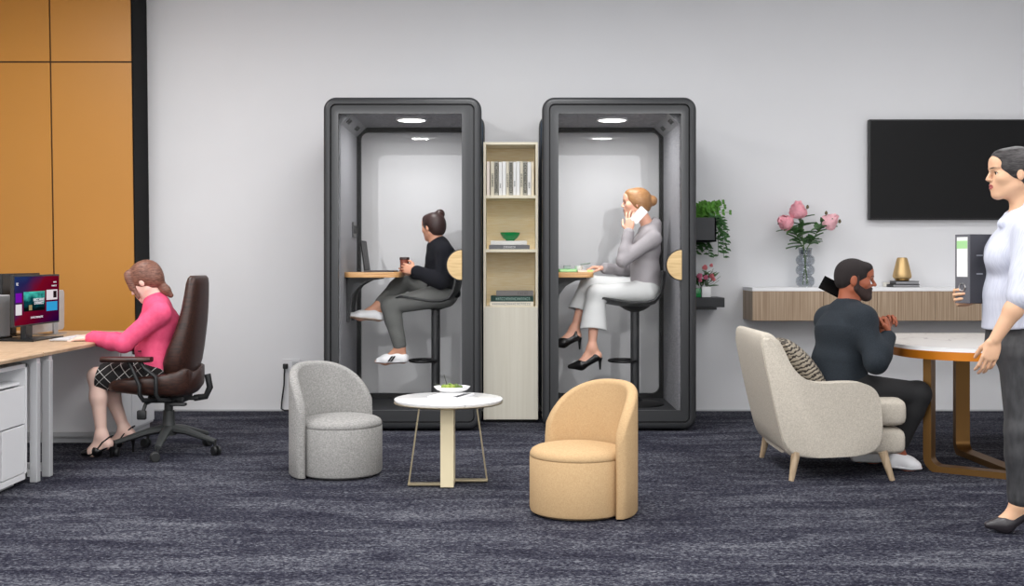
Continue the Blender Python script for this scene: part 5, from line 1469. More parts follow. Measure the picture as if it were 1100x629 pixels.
cp = thing('paper_cup', 'brown paper cup with a dark lid held by the person in the left booth', 'cup', cupc - V((0, 0, .05)))
b = bmesh.new(); lathe(b, [(0, -.05), (.026, -.05), (.034, .038), (0, .038)], cupc, 24); obj('cup_body', b, plain('kraft_paper', (122, 62, 46), .7), cp)
b = bmesh.new(); lathe(b, [(.036, .036), (.037, .044), (.034, .054), (0, .054)], cupc, 24); obj('lid', b, plain('dark_lid', (46, 26, 24), .45), cp)

# ------------------------------------------------------------------ laptop in the left booth
tzl = G1[4]
LP = thing('laptop', 'open black laptop on the wooden desk shelf in the left booth', 'laptop', W(392, 290, 8.33))
xh = (393.5 - CX) * 8.33 / F; xt = (389.5 - CX) * 8.33 / F; zt_ = H - (258.5 - HY) * 8.33 / F
b = bmesh.new(); prism(b, [(xh, 8.19, tzl + .012), (xh + .008, 8.19, tzl + .012), (xt + .007, 8.19, zt_), (xt - .001, 8.19, zt_)], (0, .31, 0), bev=.002); LD = obj('screen_lid', b, plain('laptop_black', (16, 16, 17), .6, spec=.2), LP, smooth=0)
b = bmesh.new(); prism(b, [(xh + .0085, 8.20, tzl + .02), (xh + .0090, 8.20, tzl + .02), (xt + .0082, 8.20, zt_ - .008), (xt + .0075, 8.20, zt_ - .008)], (0, .29, 0)); obj('screen', b, M_tv, LD, smooth=0)
b = bmesh.new(); box(b, (xh - .002, 8.19, tzl + .0005), (xh + .215, 8.50, tzl + .013), .003); obj('keyboard_base', b, plain('laptop_base', (44, 38, 40), .4), LP, smooth=0)

# ------------------------------------------------------------------ fair haired person on the phone in the right booth
J = JJ(pelvis=(694, 311, 8.40), waist=(693, 290, 8.40), chest=(693.5, 265, 8.40), neck=(698, 246, 8.40), shN=(702, 256, 8.24), elN=(669, 280, 8.18), wrN=(675.5, 249, 8.25),
       shF=(694, 256, 8.56), elF=(674, 290, 8.60), wrF=(649, 288, 8.47), hipN=(694.5, 313, 8.31), knN=(640, 315, 8.29), anN=(636, 373, 8.27),
       hipF=(693, 311, 8.49), knF=(633, 304, 8.42), anF=(617, 353, 8.38), fwd=(-1, 0, 0))
h = HF(W(683.5, 218.5, 8.40), (-1, .05, -.02), (.05, 0, 1), .95)
sk = skin('skin_fair', (226, 172, 148)); br_ = plain('brow_light', (146, 100, 66), .7)
ftN = dict(an=W(636, 373, 8.27), heel=W(642, 385.5, 8.27), ball=W(624, 394, 8.27), toe=W(613.5, 395.5, 8.27))
ftF = dict(an=W(617, 353, 8.38), heel=W(620, 364, 8.36), ball=W(605, 370, 8.35), toe=W(594, 371.5, 8.34))
P = person('fair haired person in a light grey suit and black heels, phoning in the right booth', W(698, 330, 8.4), J, h, sk, LIP, br_, 0,
           [dict(w=W(675.5, 249, 8.25), d=(.12, .12, 1), n=(.35, 1, -.05), t=(-.2, -.3, .2), curls=(14, 26, 22), s=.95, spread=7), dict(w=W(649, 288, 8.47), d=(-1, -.1, .1), n=(0, 0, -1), t=(0, -1, 0), curls=(30, 40, 25), s=.95)],
           [ftN, ftF], th=.82, legs_sc=.88, vox=.0045, neck_r=.041)
S = Sdf(); torso(S, J, .009, .84, .035); S.cone(npv(J['pelvis'] + V((.0, 0, .03))), npv(J['waist']), .106, .096, .04, flat=[(np.array((0, 1., 0)), 1.3)])
S.half((0.25, 0, -1), npv(W(698, 311, 8.4)), .02)
for s_ in 'NF':
    e_, w_ = V(J['el' + s_]), V(J['wr' + s_]); arm(S, J['sh' + s_], e_, e_.lerp(w_, .95), .009, .98); S.cone(npv(e_.lerp(w_, .8)), npv(e_.lerp(w_, .95)), .040, .040, .02)
S.cone(npv(W(701, 249, 8.40)), npv(W(702, 241.5, 8.40)), .066, .060, .015); S.ell(npv(h.L(-.01, 0, -.085)), np.eye(3), (.052, .052, .10), .008, 's')
S.ell(npv(W(693, 236, 8.40)), np.eye(3), (.06, .06, .06), .01, 's')
garment('jacket', S, stretched('pale_mauve_grey_cloth', (150, 145, 148), (162, 157, 160), (90, 90, 90), 3, .85, bump=.2), P)
S = Sdf()
for s_, hr in (('N', .116), ('F', .104)):
    k_, a_ = V(J['kn' + s_]), V(J['an' + s_]); hem = k_.lerp(a_, .90); leg(S, J['hip' + s_], k_, hem, .012, .88); S.cone(npv(k_), npv(hem), .064, hr, .02, flat=[(np.array((0, 1., 0)), .8)])
S.cone(npv(J['pelvis'] + V((.005, 0, 0))), npv(J['waist']), .104, .09, .04, flat=[(np.array((0, 1., 0)), 1.3)])
for s_ in 'NF':
    k_, a_ = V(J['kn' + s_]), V(J['an' + s_]); hem = k_.lerp(a_, .90); dn = (a_ - k_).normalized()
    S.cone(npv(hem + dn * .004), npv(hem + dn * .06), .135, .14, .004, 's', flat=[(np.array((0, 1., 0)), .9)])
garment('trousers', S, stretched('light_grey_suiting', (202, 203, 203), (213, 214, 213), (60, 60, 60), 3, .85, bump=.2), P)
bl = plain('black_patent', (18, 17, 18), .28)
for ft, hh in ((ftN, .075), (ftF, .075)): pump('shoe', P, ft['heel'], ft['ball'], ft['toe'], bl, hh)
S = Sdf(); hair_cap(S, h, .034, .99, -.062); S.ball(npv(W(700.3, 215.5, 8.40)), .040, .010); S.ell(npv(h.L(-.03, 0, .0)), h.ax, (.07, .078, .07), .03)
n_ = (h.f * .78 - h.u * .62).normalized(); S.half(npv(n_), npv(h.L(.032, 0, -.012)), .008)
finish('hair', S.mesh('hair', .004), hair_mat('hair_copper', (132, 92, 58), (172, 128, 84)), P, label='coppery blonde hair pinned in a low bun')
pcn = W(686.3, 231, 8.245); a_ = math.radians(-42)
ph = obj('phone', prism(bmesh.new(), [pcn + V((x * math.cos(a_) - z * math.sin(a_), 0, x * math.sin(a_) + z * math.cos(a_))) for x, z in rr(-.033, .033, -.062, .062, .009, 4)], (0, .008, 0)), plain('white_phone', (238, 238, 238), .25), origin=pcn)
tag(ph, 'white phone held to the ear by the fair haired person', 'phone')

# things on the right booth's desk shelf
tzr = G2[4]; Xr = lambda px: (px - CX) * 8.35 / F
nb = thing('notebook', 'green notebook on the desk shelf in the right booth', 'notebook', (Xr(608), 8.36, tzr))
b = bmesh.new(); box(b, (Xr(600.5), 8.26, tzr + .0005), (Xr(619), 8.5, tzr + .022), .003); obj('cover', b, plain('mint_green', (112, 196, 116), .5), nb, smooth=0)
b = bmesh.new(); box(b, (Xr(601), 8.257, tzr + .004), (Xr(618.4), 8.27, tzr + .0185)); obj('pages', b, plain('mint_pages', (176, 226, 170), .7), nb, smooth=0)
nb = thing('notepad', 'white notepad on the desk shelf between the green notebook and the hand', 'notepad', (Xr(622), 8.3, tzr))
b = bmesh.new(); box(b, (Xr(619.6), 8.20, tzr + .0005), (Xr(629.5), 8.36, tzr + .012), .002); obj('pages', b, plain('cream_paper', (236, 226, 204), .7), nb, smooth=0)
b = bmesh.new(); box(b, (Xr(619.6), 8.20, tzr + .012), (Xr(629.5), 8.36, tzr + .0135)); obj('cover', b, M_white, nb, smooth=0)
nb = thing('notepad', 'small lime green notepad under the hand on the right booth shelf', 'notepad', (Xr(633.5), 8.36, tzr))
b = bmesh.new(); box(b, (Xr(630.5), 8.30, tzr + .0005), (Xr(636.8), 8.40, tzr + .016), .002); obj('pages', b, plain('lime_pad', (206, 232, 150), .6), nb, smooth=0)
cp = thing('cup', 'small white cup on the desk shelf in the right booth', 'cup', (Xr(622.5), 8.44, tzr))
b = bmesh.new(); lathe(b, [(0, .0005), (.02, .0005), (.027, .02), (.03, .045), (.0275, .045), (.024, .02), (0, .006)], (Xr(622.5), 8.44, tzr), 24); obj('cup_body', b, plain('white_porcelain', (240, 240, 240), .22), cp)
b = bmesh.new(); tube(b, [V((Xr(622.5) + .026, 8.44, tzr + .036)), V((Xr(622.5) + .043, 8.44, tzr + .034)), V((Xr(622.5) + .042, 8.44, tzr + .018)), V((Xr(622.5) + .024, 8.44, tzr + .014))], .003, 6); obj('handle', b, plain('white_porcelain', (240, 240, 240), .22), cp)
gb2 = thing('card_box', 'small grey box lying on the green notebook in the right booth', 'box', (Xr(609.5), 8.4, tzr + .0225))
b = bmesh.new(); box(b, (Xr(606), 8.36, tzr + .0225), (Xr(613), 8.44, tzr + .048), .003); obj('box', b, plain('soft_grey_box', (168, 168, 172), .5), gb2, smooth=0)
b = bmesh.new(); box(b, (Xr(605.8), 8.358, tzr + .041), (Xr(613.2), 8.442, tzr + .049), .002); obj('lid', b, plain('grey_lid', (150, 150, 155), .5), gb2, smooth=0)
pn = obj('pen', tube(bmesh.new(), [W(624, 284, 8.38), W(634, 282.5, 8.44)], .0045, 8), plain('grey_pen', (130, 148, 138), .4), origin=W(629, 283, 8.4)); tag(pn, 'grey green pen held by the hand over the desk shelf in the right booth', 'pen')

# ------------------------------------------------------------------ person in pink at the desk
J = JJ(pelvis=(171, 398, 6.95), waist=(168, 376, 6.95), chest=(171, 348, 6.95), neck=(168, 324, 6.95), shN=(172, 336, 6.77), elN=(133, 369, 6.72), wrN=(97, 363, 6.93),
       shF=(171, 336, 7.13), elF=(138, 368, 7.20), wrF=(100, 361, 7.20), hipN=(169, 408, 6.85), knN=(104, 404, 6.80), anN=(109, 467, 6.78),
       hipF=(169, 408, 7.05), knF=(113, 407, 7.00), anF=(134, 461, 6.98), fwd=(-1, 0, 0))
h = HF(W(156.5, 302.5, 6.95), (-.84, .12, -.54), (-.52, .05, .86), 1.0)
sk = skin('skin_pale', (236, 200, 186)); br_ = plain('brow_brown', (92, 62, 52), .7)
ftN = dict(an=W(109, 467, 6.78), heel=W(116, 481, 6.78), ball=W(100, 487.8, 6.78), toe=W(91.5, 489, 6.78))
ftF = dict(an=W(134, 461, 6.98), heel=W(140, 470.5, 6.98), ball=W(122, 480, 6.98), toe=W(112, 482, 6.98))
P = person('person in a pink jacket and black plaid skirt typing at the desk', W(171, 410, 6.95), J, h, sk, LIP, br_, 0,
           [dict(w=W(97, 363, 6.93), d=(-1, .05, -.06), n=(0, 0, -1), t=(0, 1, 0), curls=(16, 22, 16)), dict(w=W(100, 361, 7.2), d=(-1, -.05, -.06), n=(0, 0, -1), t=(0, -1, 0), curls=(16, 22, 16))],
           [ftN, ftF], th=.95, legs_sc=.95, neck_r=.043)
S = Sdf(); torso(S, J, .012, 1.0, .045)
S.cone(npv(J['pelvis'] + V((.02, 0, -.01))), npv(J['waist']), .130, .112, .04, flat=[(np.array((0, 1., 0)), 1.3)])
for s_ in 'NF':
    e_, w_ = V(J['el' + s_]), V(J['wr' + s_]); arm(S, J['sh' + s_], e_, e_.lerp(w_, .97), .011, 1.08)
S.half((-.35, 0, -1), npv(W(160, 409, 6.95)), .02)
S.cone(npv(W(169, 326, 6.95)), npv(W(165, 319, 6.95)), .066, .060, .012); S.ell(npv(W(162, 313, 6.95)), np.eye(3), (.062, .058, .062), .006, 's')
garment('jacket', S, stretched('rose_pink_jersey', (234, 80, 122), (240, 90, 130), (20, 20, 20), 2, .7, bump=.12), P)
def plaid():
    m, nt, b = new_mat('black_plaid_cloth'); b.inputs['Roughness'].default_value = .9
    tc = nt.nodes.new('ShaderNodeTexCoord'); acc = None
    for ax, rot in (('X', 0.75), ('Z', 0.75)):
        for sc, width, off in ((9.5, .9965, 0), (9.5, .9985, 1.35)):
            mp = nt.nodes.new('ShaderNodeMapping'); mp.inputs['Rotation'].default_value = (0, rot, 0); mp.inputs['Location'].default_value = (off * .031, 0, off * .031)
            w = nt.nodes.new('ShaderNodeTexWave'); w.bands_direction = ax; w.inputs['Scale'].default_value = 3.1
            nt.links.new(tc.outputs['Object'], mp.inputs['Vector']); nt.links.new(mp.outputs['Vector'], w.inputs['Vector'])
            g_ = nt.nodes.new('ShaderNodeMath'); g_.operation = 'GREATER_THAN'; g_.inputs[1].default_value = width; nt.links.new(w.outputs['Fac'], g_.inputs[0])
            if acc is None: acc = g_.outputs[0]
            else:
                mx_ = nt.nodes.new('ShaderNodeMath'); mx_.operation = 'MAXIMUM'; nt.links.new(acc, mx_.inputs[0]); nt.links.new(g_.outputs[0], mx_.inputs[1]); acc = mx_.outputs[0]
    r = nt.nodes.new('ShaderNodeMix'); r.data_type = 'RGBA'; r.inputs[6].default_value = srgb(24, 21, 21); r.inputs[7].default_value = srgb(186, 184, 180)
    nt.links.new(acc, r.inputs[0]); nt.links.new(r.outputs[2], b.inputs['Base Color']); return m
S = Sdf()
hx_ = W(110, 404, 6.9)
S.cone(npv(J['pelvis']), npv(V(J['pelvis']) + V((-.08, 0, -.02))), .125, .12, .04, flat=[(np.array((0, 1., 0)), 1.35)])
for s_ in 'NF': S.cone(npv(J['hip' + s_]), npv(V(J['hip' + s_]).lerp(V(J['kn' + s_]), .93)), .098, .074, .05)
S.cone(npv(W(168, 402, 6.95)), npv(W(116, 403, 6.90)), .09, .078, .05, flat=[(np.array((0, 1., 0)), 1.6)])
S.half((-.98, 0, .2), npv(W(106, 404, 6.8)), .006); S.half((-.6, 0, -.8), npv(W(112, 421, 6.8)), .006)
garment('skirt', S, plaid(), P, label='black skirt with thin white plaid lines')
for ft in (ftN, ftF): pump('shoe', P, ft['heel'], ft['ball'], ft['toe'], bl, max(.02, ft['heel'].z - .004), sling=True, an=ft['an'])
S = Sdf(); hair_cap(S, h, .030, 1.03, -.07)
S.cone(npv(h.L(.055, .062, .06)), npv(h.L(.062, .064, -.07)), .020, .010, .01); S.cone(npv(h.L(.055, -.062, .06)), npv(h.L(.062, -.064, -.07)), .020, .010, .01)
S.cone(npv(h.L(.05, .05, .085)), npv(h.L(.075, .055, -.0)), .024, .014, .02)
S.chain([npv(W(172, 306, 6.95)), npv(W(178, 311.5, 6.95)), npv(W(183.5, 317, 6.95))], [.034, .029, .016], .012)
finish('hair', S.mesh('hair', .004), hair_mat('hair_brown', (84, 54, 44), (146, 102, 86)), P, label='brown hair gathered in a low ponytail')
b = bmesh.new(); p = V(W(150, 377.5, 6.80)); 
obj('button', lathe(b, [(0, 0), (.010, 0), (.010, .006), (0, .006)], p, 12), bl, P)

# ------------------------------------------------------------------ man in the armchair
J = JJ(pelvis=(900, 408, 6.42), waist=(901, 388, 6.42), chest=(906, 355, 6.42), neck=(911, 328, 6.44), shN=(927, 343, 6.29), elN=(941, 389, 6.16), wrN=(955, 360, 6.30),
       shF=(890, 343, 6.60), elF=(915, 380, 6.78), wrF=(948, 358, 6.56), hipN=(908, 417, 6.32), knN=(986, 423, 6.34), anN=(964, 478, 6.38),
       hipF=(894, 416, 6.53), knF=(974, 423, 6.66), anF=(931, 478, 6.62), fwd=(.755, .656, 0))
h = HF(W(917.8, 300.5, 6.44), (.965, -.24, -.08), (.03, 0, 1), 1.0)
sk = skin('skin_brown', (156, 88, 62)); br_ = plain('beard_black', (48, 31, 27), .8, bump=.6, bscale=500)
ftN = dict(an=W(963, 480, 6.38), heel=W(957, 502, 6.38), ball=W(976, 504, 6.37), toe=W(988, 504.5, 6.36))
ftF = dict(an=W(930, 478, 6.62), heel=W(922, 495.5, 6.62), ball=W(938, 496, 6.60), toe=W(950, 496, 6.58))
P = person('bearded man in a dark slate jumper seated at the marble table in the oatmeal armchair', W(900, 430, 6.42), J, h, sk, LIPD, br_, 0,
           [dict(w=W(955, 360, 6.30), d=(-.05, .35, 1), n=(-.9, .4, -.1), t=(-.3, -.8, .2), curls=(80, 85, 50)), dict(w=W(948, 358, 6.56), d=(.35, -.2, 1), n=(.3, -1, 0), t=(-.8, -.2, .3), curls=(55, 65, 40))],
           [ftN, ftF], th=1.04, beard=False, fem=False, arms_sc=1.12, legs_sc=1.0, neck_r=.055)
S = Sdf(); torso(S, J, .012, 1.06, 0)
fw_ = V((.755, .656, 0)); lt_ = npv(V((-.656, .755, 0)))
S.cone(npv(J['pelvis']), npv(J['waist']), .135, .118, .04, flat=[(lt_, 1.32)]); S.half((0, 0, -1), npv(W(900, 417, 6.42)), .02)
for s_ in 'NF':
    e_, w_ = V(J['el' + s_]), V(J['wr' + s_]); arm(S, J['sh' + s_], e_, e_.lerp(w_, .92), .012, 1.12, k=.05); S.cone(npv(e_.lerp(w_, .6)), npv(e_.lerp(w_, .9)), .045, .038, .02)
S.ell(npv(W(915, 315, 6.44)), np.eye(3), (.064, .064, .085), .006, 's')
for s_ in ('shN', 'shF'): S.cone(npv(W(909, 339, 6.45)), npv(J[s_]), .058, .056, .06)
S.ell(npv(W(915, 315, 6.44)), np.eye(3), (.062, .062, .085), .006, 's')
garment('jumper', S, stretched('slate_jersey', (24, 31, 38), (34, 42, 50), (60, 60, 60), 3, .85, bump=.25), P)
S = Sdf()
for s_ in 'NF': leg(S, J['hip' + s_], J['kn' + s_], V(J['kn' + s_]).lerp(V(J['an' + s_]), .9), .012, 1.02); S.cone(npv(J['kn' + s_]), npv(V(J['kn' + s_]).lerp(V(J['an' + s_]), .9)), .068, .056, .02)
S.cone(npv(J['pelvis']), npv(J['waist']), .125, .09, .04, flat=[(lt_, 1.3)])
garment('trousers', S, plain('black_denim', (26, 26, 28), .8, bump=.2, bscale=90), P)
sw_ = plain('sole_white', (220, 220, 222), .6)
for ft in (ftN, ftF): sneaker('shoe', P, ft['heel'], ft['ball'], ft['toe'], ft['an'], (0, 0, 1), wsn, sw_, s=1.05)
S = Sdf(); L, A, s = h.L, h.ax, h.s
S.ell(npv(L(-.014, 0, .034)), A, (.0985 * s, .0785 * s, .087 * s), .02); S.ell(npv(L(-.05, 0, -.01)), A, (.054 * s, .063 * s, .058 * s), .03)
S.ell(npv(L(.058, 0, .070)), A, (.037 * s, .056 * s, .034 * s), .02)
n_ = (h.f * .80 - h.u * .60).normalized(); S.half(npv(n_), npv(L(.062, 0, -.018)), .006); S.half(-npv(h.u), npv(L(0, 0, -.055)), .01)
finish('hair', S.mesh('hair', .004), plain('hair_black_short', (30, 22, 22), .85, bump=.6, bscale=420), P, label='close cropped black hair')
S = Sdf()
S.ell(npv(L(.028, 0, -.03)), A, (.0635 * s, .0595 * s, .0795 * s), .01); S.ell(npv(L(.078, 0, -.05)), A, (.024 * s, .032 * s, .030 * s), .02); S.ell(npv(L(.078, 0, -.090)), A, (.024 * s, .026 * s, .021 * s), .02)
for y in (-1, 1): S.cone(npv(L(-.002, y * .052, -.05)), npv(L(.068, y * .017, -.090)), .023 * s, .021 * s, .02)
S.half(npv((h.u + h.f * .10).normalized()), npv(L(.08, 0, -.030)), .008); S.half(-npv((h.f * .9 + h.u * .35).normalized()), npv(L(-.004, 0, -.05)), .008)
S.ell(npv(L(.110, 0, -.052)), A, (.022 * s, .020 * s, .0065 * s), .004, 's')
for y in (-1, 1): S.cone(npv(L(.014, y * .0665, .022)), npv(L(.012, y * .062, -.045)), .010 * s, .014 * s, .01)
finish('beard', S.mesh('beard', .0035), br_, P, label='short black beard')
ts = thing('tablet', 'black slab tablet showing behind the neck of the man in the armchair', 'tablet', W(905, 310, 6.62))
aa = W(886.5, 296, 6.60); bb_ = W(879.5, 309, 6.60); ux = (W(930, 318.5, 6.60) - aa).normalized(); Lb = .215
b = bmesh.new(); prism(b, [aa, bb_, bb_ + ux * Lb, aa + ux * Lb], (0, .012, 0), bev=.002); obj('case', b, M_black, ts, smooth=0)
b = bmesh.new(); q = [aa + V((0, -.0006, 0)) + ux * .006 + (bb_ - aa) * .08, bb_ + V((0, -.0006, 0)) + ux * .006 - (bb_ - aa) * .08, bb_ + V((0, -.0006, 0)) + ux * (Lb - .006) - (bb_ - aa) * .08, aa + V((0, -.0006, 0)) + ux * (Lb - .006) + (bb_ - aa) * .08]
prism(b, q, (0, .0006, 0)); obj('screen', b, plain('black_screen', (8, 8, 9), .3, spec=.3), ts, smooth=0)

# ------------------------------------------------------------------ standing person with the binder
J = JJ(pelvis=(1093, 366, 4.96), waist=(1087, 318, 4.96), chest=(1089, 272, 4.96), neck=(1098, 234, 4.96), shN=(1107, 253, 4.78), elN=(1099, 316, 4.71), wrN=(1069, 364, 4.74),
       shF=(1099, 252, 5.13), elF=(1078, 318, 5.20), wrF=(1046, 320, 5.10), hipN=(1097, 384, 4.88), knN=(1098, 462, 4.86), anN=(1096, 540, 4.88),
       hipF=(1104, 384, 5.04), knF=(1124, 460, 5.06), anF=(1150, 528, 5.10), fwd=(-1, 0, 0))
h = HF(W(1088, 187.5, 4.96), (-1, .06, -.02), (.06, 0, 1), .99)
sk = skin('skin_golden', (226, 180, 146)); br_ = plain('brow_black', (52, 40, 36), .7)
ftN = dict(an=W(1095, 541, 4.88), heel=W(1104, 554, 4.88), ball=W(1079, 566.5, 4.90), toe=W(1064, 567, 4.91))
ftF = dict(an=W(1150, 528, 5.1), heel=W(1160, 538, 5.1), ball=W(1138, 553, 5.1), toe=W(1124, 554, 5.1))
P = person('standing person in a pale shirt and charcoal trousers carrying a binder', W(1095, 568, 4.95), J, h, sk, LIP, br_, 0,
           [dict(w=W(1069, 364, 4.74), d=(-.28, .05, -1), n=(.1, 1, 0), t=(-1, .1, 0), curls=(20, 26, 18), s=.93, thumb=(.30, .45), spread=1), dict(w=W(1046, 320, 5.10), d=(-1, -.25, .0), n=(.1, -1, .15), t=(0, 0, 1), curls=(50, 48, 26), s=1.0)],
           [ftN, ftF], th=.95, legs_sc=.95, vox=.0036, neck_r=.041)
S = Sdf(); torso(S, J, .012, .90, .045)
fl = [(np.array((0, 1., 0)), 1.3)]
S.cone(npv(W(1092, 350, 4.96)), npv(J['waist']), .136, .106, .05, flat=fl)
S.half((.12, 0, -1), npv(W(1080, 351, 4.96)), .006)
for s_ in 'NF':
    e_, w_ = V(J['el' + s_]), V(J['wr' + s_]); sh_ = V(J['sh' + s_]); arm(S, sh_, sh_.lerp(e_, .6), sh_.lerp(e_, .9), .016, 1.1); S.cone(npv(sh_), npv(sh_.lerp(e_, .95)), .057, .053, .02)
    S.cone(npv(sh_.lerp(e_, .70)), npv(e_.lerp(w_, .04)), .062, .060, .008)
for sg in (-1, 1): S.cone(npv(W(1102, 226, 4.96) + V((0, sg * .03, 0))), npv(W(1077, 240, 4.96 + sg * .05)), .030, .022, .015)
S.cone(npv(W(1100, 236, 4.96)), npv(W(1101, 222, 4.96)), .066, .060, .012); S.ell(npv(h.L(-.01, 0, -.09)), np.eye(3), (.055, .052, .10), .006, 's')
garment('shirt', S, stretched('pale_blue_stripe_cotton', (196, 199, 214), (211, 214, 227), (6, 90, 6), 3, .8, bump=.15), P, .0045)
S = Sdf()
for s_ in 'NF':
    k_, a_ = V(J['kn' + s_]), V(J['an' + s_]); leg(S, J['hip' + s_], k_, k_.lerp(a_, .9), .012, 1.0); S.cone(npv(k_), npv(k_.lerp(a_, .90)), .066, .050, .02)
    S.cone(npv(k_.lerp(a_, .86)), npv(k_.lerp(a_, .92)), .054, .052, .006)
S.cone(npv(J['pelvis']), npv(W(1089, 335, 4.96)), .128, .105, .05, flat=fl)
garment('trousers', S, stretched('charcoal_sateen', (52, 52, 54), (70, 70, 72), (16, 16, 5), 2.5, .55, bump=.25), P, .0045)
dk = plain('dark_leather', (46, 42, 46), .35)
for ft in (ftN, ftF): pump('shoe', P, ft['heel'], ft['ball'], ft['toe'], dk, max(.04, ft['heel'].z - .003))
S = Sdf(); hair_cap(S, h, .037, .99, -.05)
S.ball(npv(h.L(-.12, 0, .01)), .04, .02)
finish('hair', S.mesh('hair', .0038), hair_mat('hair_black', (30, 27, 28), (74, 70, 70)), P, label='black hair combed back into a bun')
# binder
bd = thing('binder', 'dark grey binder with a white and green spine label, carried by the standing person', 'binder', W(1050, 325, 5.05))
Rb = Matrix.Rotation(math.radians(20), 3, 'Z'); o0 = W(1042.2, 329, 4.97); th_ = .075; wd = .285; zb0, zb1_ = H - (325.5 - HY) * 4.99 / F, H + (HY - 251.5) * 4.99 / F
ex = V((math.cos(math.radians(12)), math.sin(math.radians(12)), 0)); ey = V((-.50, .87, 0)).normalized()
def bpt(u, v, z): return V((o0.x, o0.y, 0)) + ex * u + ey * v + V((0, 0, z))
bcov = plain('binder_charcoal', (56, 56, 62), .5, bump=.15, bscale=300)
def slab(u0, u1, v0, v1, za, zb, m, name, par, bev=.001):
    b = bmesh.new(); prism(b, [bpt(u0, v0, za), bpt(u1, v0, za), bpt(u1, v1, za), bpt(u0, v1, za)], (0, 0, zb - za), bev=bev); return obj(name, b, m, par, smooth=0)
slab(0, wd, 0, .004, zb0, zb1_, bcov, 'front_cover', bd); slab(0, wd, th_ - .004, th_, zb0, zb1_, bcov, 'back_cover', bd)
SPN = slab(-.003, .001, 0, th_, zb0, zb1_, plain('binder_spine', (96, 96, 102), .5), 'spine', bd)
slab(.006, wd - .01, .008, th_ - .008, zb0 + .012, zb1_ - .012, plain('paper', (236, 232, 222), .8), 'paper_stack', bd)
slab(-.0042, -.003, .010, th_ - .010, zb0 + .115, zb1_ - .012, plain('label_white', (240, 240, 238), .5), 'label', SPN, 0)
slab(-.0048, -.0042, .010, th_ - .010, zb1_ - .062, zb1_ - .028, plain('label_green', (166, 214, 150), .5), 'label_band', SPN, 0)
b = bmesh.new(); c_ = bpt(-.0045, th_ / 2, zb0 + .07); n_ = -ex
tube(b, [c_ + ey * .016 * math.cos(a) + V((0, 0, .016 * math.sin(a))) for a in [2 * PI * i / 20 for i in range(20)]], .003, 6, closed=True); obj('finger_ring', b, M_chrome, SPN)
for z in (zb0 + .125, zb0 + .205): slab(.03, .06, -.0012, 0, z, z + .006, M_chrome, 'slot_eyelet', bd, 0)
# ================================================================== light, world, camera
def area(name, loc, size, power, rot=(0, 0, 0), color=(1, 1, 1), spread=180):
    l = bpy.data.lights.new(name, 'AREA'); l.shape = 'RECTANGLE'; l.size, l.size_y = size; l.energy = power; l.color = color; l.spread = math.radians(spread)
    o = bpy.data.objects.new(name, l); C.objects.link(o); o.location = loc; o.rotation_euler = rot; return o
for x, k in ((-3.0, .95), (0.0, .95), (3.0, .5)):  # unseen area lights added to fill the room and wash the back wall
    for y, e in ((1.8, 62), (4.2, 66), (6.6, 48)):
        area('added_ceiling_fill', (x, y, ZC - .01), (1.2, 1.2 if y < 6 else .6), e * k)
w = bpy.data.worlds.new('World'); bpy.context.scene.world = w; w.use_nodes = True
bg = w.node_tree.nodes['Background']; bg.inputs['Color'].default_value = (1, 1, 1, 1); bg.inputs['Strength'].default_value = 1.95
# booth lamps
for G in (G1, G2):
    l = bpy.data.lights.new('booth_lamp_light', 'AREA'); l.shape = 'DISK'; l.size = .17; l.energy = 7.0
    o = bpy.data.objects.new('booth_lamp_light', l); C.objects.link(o); o.location = (G[5], 8.26, G[3] - .02)
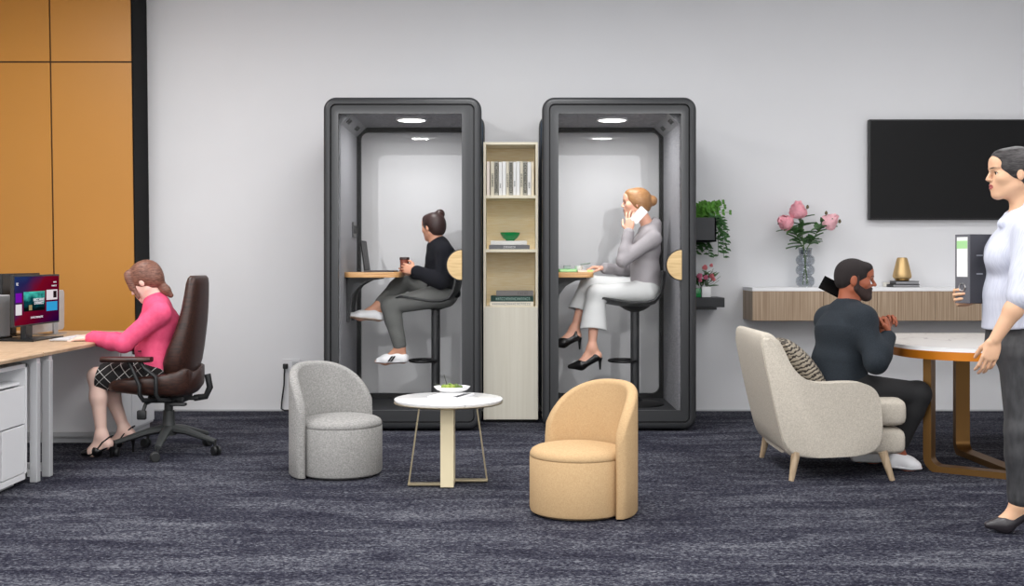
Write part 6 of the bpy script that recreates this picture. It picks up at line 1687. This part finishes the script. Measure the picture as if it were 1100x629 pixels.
# unseen spots added for each booth's light patch; a node mask shapes the beam
def added_booth_spot(loc, x0, x1, z0, z1, yt, power, zb, low):
    """added spot, its beam masked to the rectangle x0..x1, zb..z1 standing at depth yt; the mask keeps the part below z0 at the share low"""
    loc = V(loc); l = bpy.data.lights.new('added_booth_spot', 'SPOT'); l.energy = power; l.spot_size = math.radians(80); l.spot_blend = .1; l.shadow_soft_size = .02
    o = bpy.data.objects.new('added_booth_spot', l); C.objects.link(o); o.location = loc; o.rotation_euler = (PI / 2, 0, 0)      # looks along +Y
    l.use_nodes = True; nt = l.node_tree; em = nt.nodes['Emission']
    tc = nt.nodes.new('ShaderNodeTexCoord'); sx = nt.nodes.new('ShaderNodeSeparateXYZ'); nt.links.new(tc.outputs['Normal'], sx.inputs[0])
    L = yt - loc.y
    def div(a):
        m = nt.nodes.new('ShaderNodeMath'); m.operation = 'DIVIDE'; nt.links.new(sx.outputs[a], m.inputs[0])
        ab = nt.nodes.new('ShaderNodeMath'); ab.operation = 'MULTIPLY'; ab.inputs[1].default_value = -1; nt.links.new(sx.outputs['Z'], ab.inputs[0]); nt.links.new(ab.outputs[0], m.inputs[1]); return m.outputs[0]
    acc = None
    for a, lo, hi in (('X', x0 - loc.x, x1 - loc.x), ('Y', zb - loc.z, z1 - loc.z)):
        v = div(a)
        for e, sg in ((lo / L, 1), (hi / L, -1)):
            r = nt.nodes.new('ShaderNodeMapRange'); r.interpolation_type = 'SMOOTHSTEP'; nt.links.new(v, r.inputs['Value'])
            w_ = .0025
            r.inputs['From Min'].default_value = e - sg * w_; r.inputs['From Max'].default_value = e + sg * w_
            if acc is None: acc = r.outputs[0]
            else:
                m = nt.nodes.new('ShaderNodeMath'); m.operation = 'MULTIPLY'; nt.links.new(acc, m.inputs[0]); nt.links.new(r.outputs[0], m.inputs[1]); acc = m.outputs[0]
    r = nt.nodes.new('ShaderNodeMapRange'); r.interpolation_type = 'SMOOTHSTEP'; nt.links.new(div('Y'), r.inputs['Value'])
    e = (z0 - loc.z) / L; r.inputs['From Min'].default_value = e - .003; r.inputs['From Max'].default_value = e + .003; r.inputs['To Min'].default_value = low
    m = nt.nodes.new('ShaderNodeMath'); m.operation = 'MULTIPLY'; nt.links.new(acc, m.inputs[0]); nt.links.new(r.outputs[0], m.inputs[1])
    nt.links.new(m.outputs[0], em.inputs['Strength'])
    return o
k_ = 7.858 / F
for sx, g0, g1 in ((-2.9, 363, 496), (2.9, 600, 732)):
    xa, xb = (g0 - CX) * k_, (g1 - CX) * k_
    lz = 3.28; ly = 1.4
    # mask step: the added beam dims below z = .80 on the rear wall
    t = (7.858 - ly) / (8.95 - ly); zlow = lz + (.80 - lz) * t
    added_booth_spot((sx * .72, ly, lz), xa - .02, xb + .02, zlow, H + 161 * k_ + .02, 7.858, 560, H - 158 * k_, .62)

cam = bpy.data.cameras.new('camera'); co = bpy.data.objects.new('camera', cam); C.objects.link(co)
co.location = (0, 0, H); co.rotation_euler = (PI / 2, 0, 0)
cam.sensor_width = 36; cam.sensor_fit = 'HORIZONTAL'; cam.lens = F / 1100 * 36
cam.shift_y = -(314.5 - HY) / 1100
cam.clip_end = 100
sc = bpy.context.scene; sc.camera = co
sc.view_settings.view_transform = 'Standard'; sc.view_settings.look = 'None'; sc.view_settings.gamma = 1; sc.view_settings.use_curve_mapping = False
sc.view_settings.exposure = 0.0
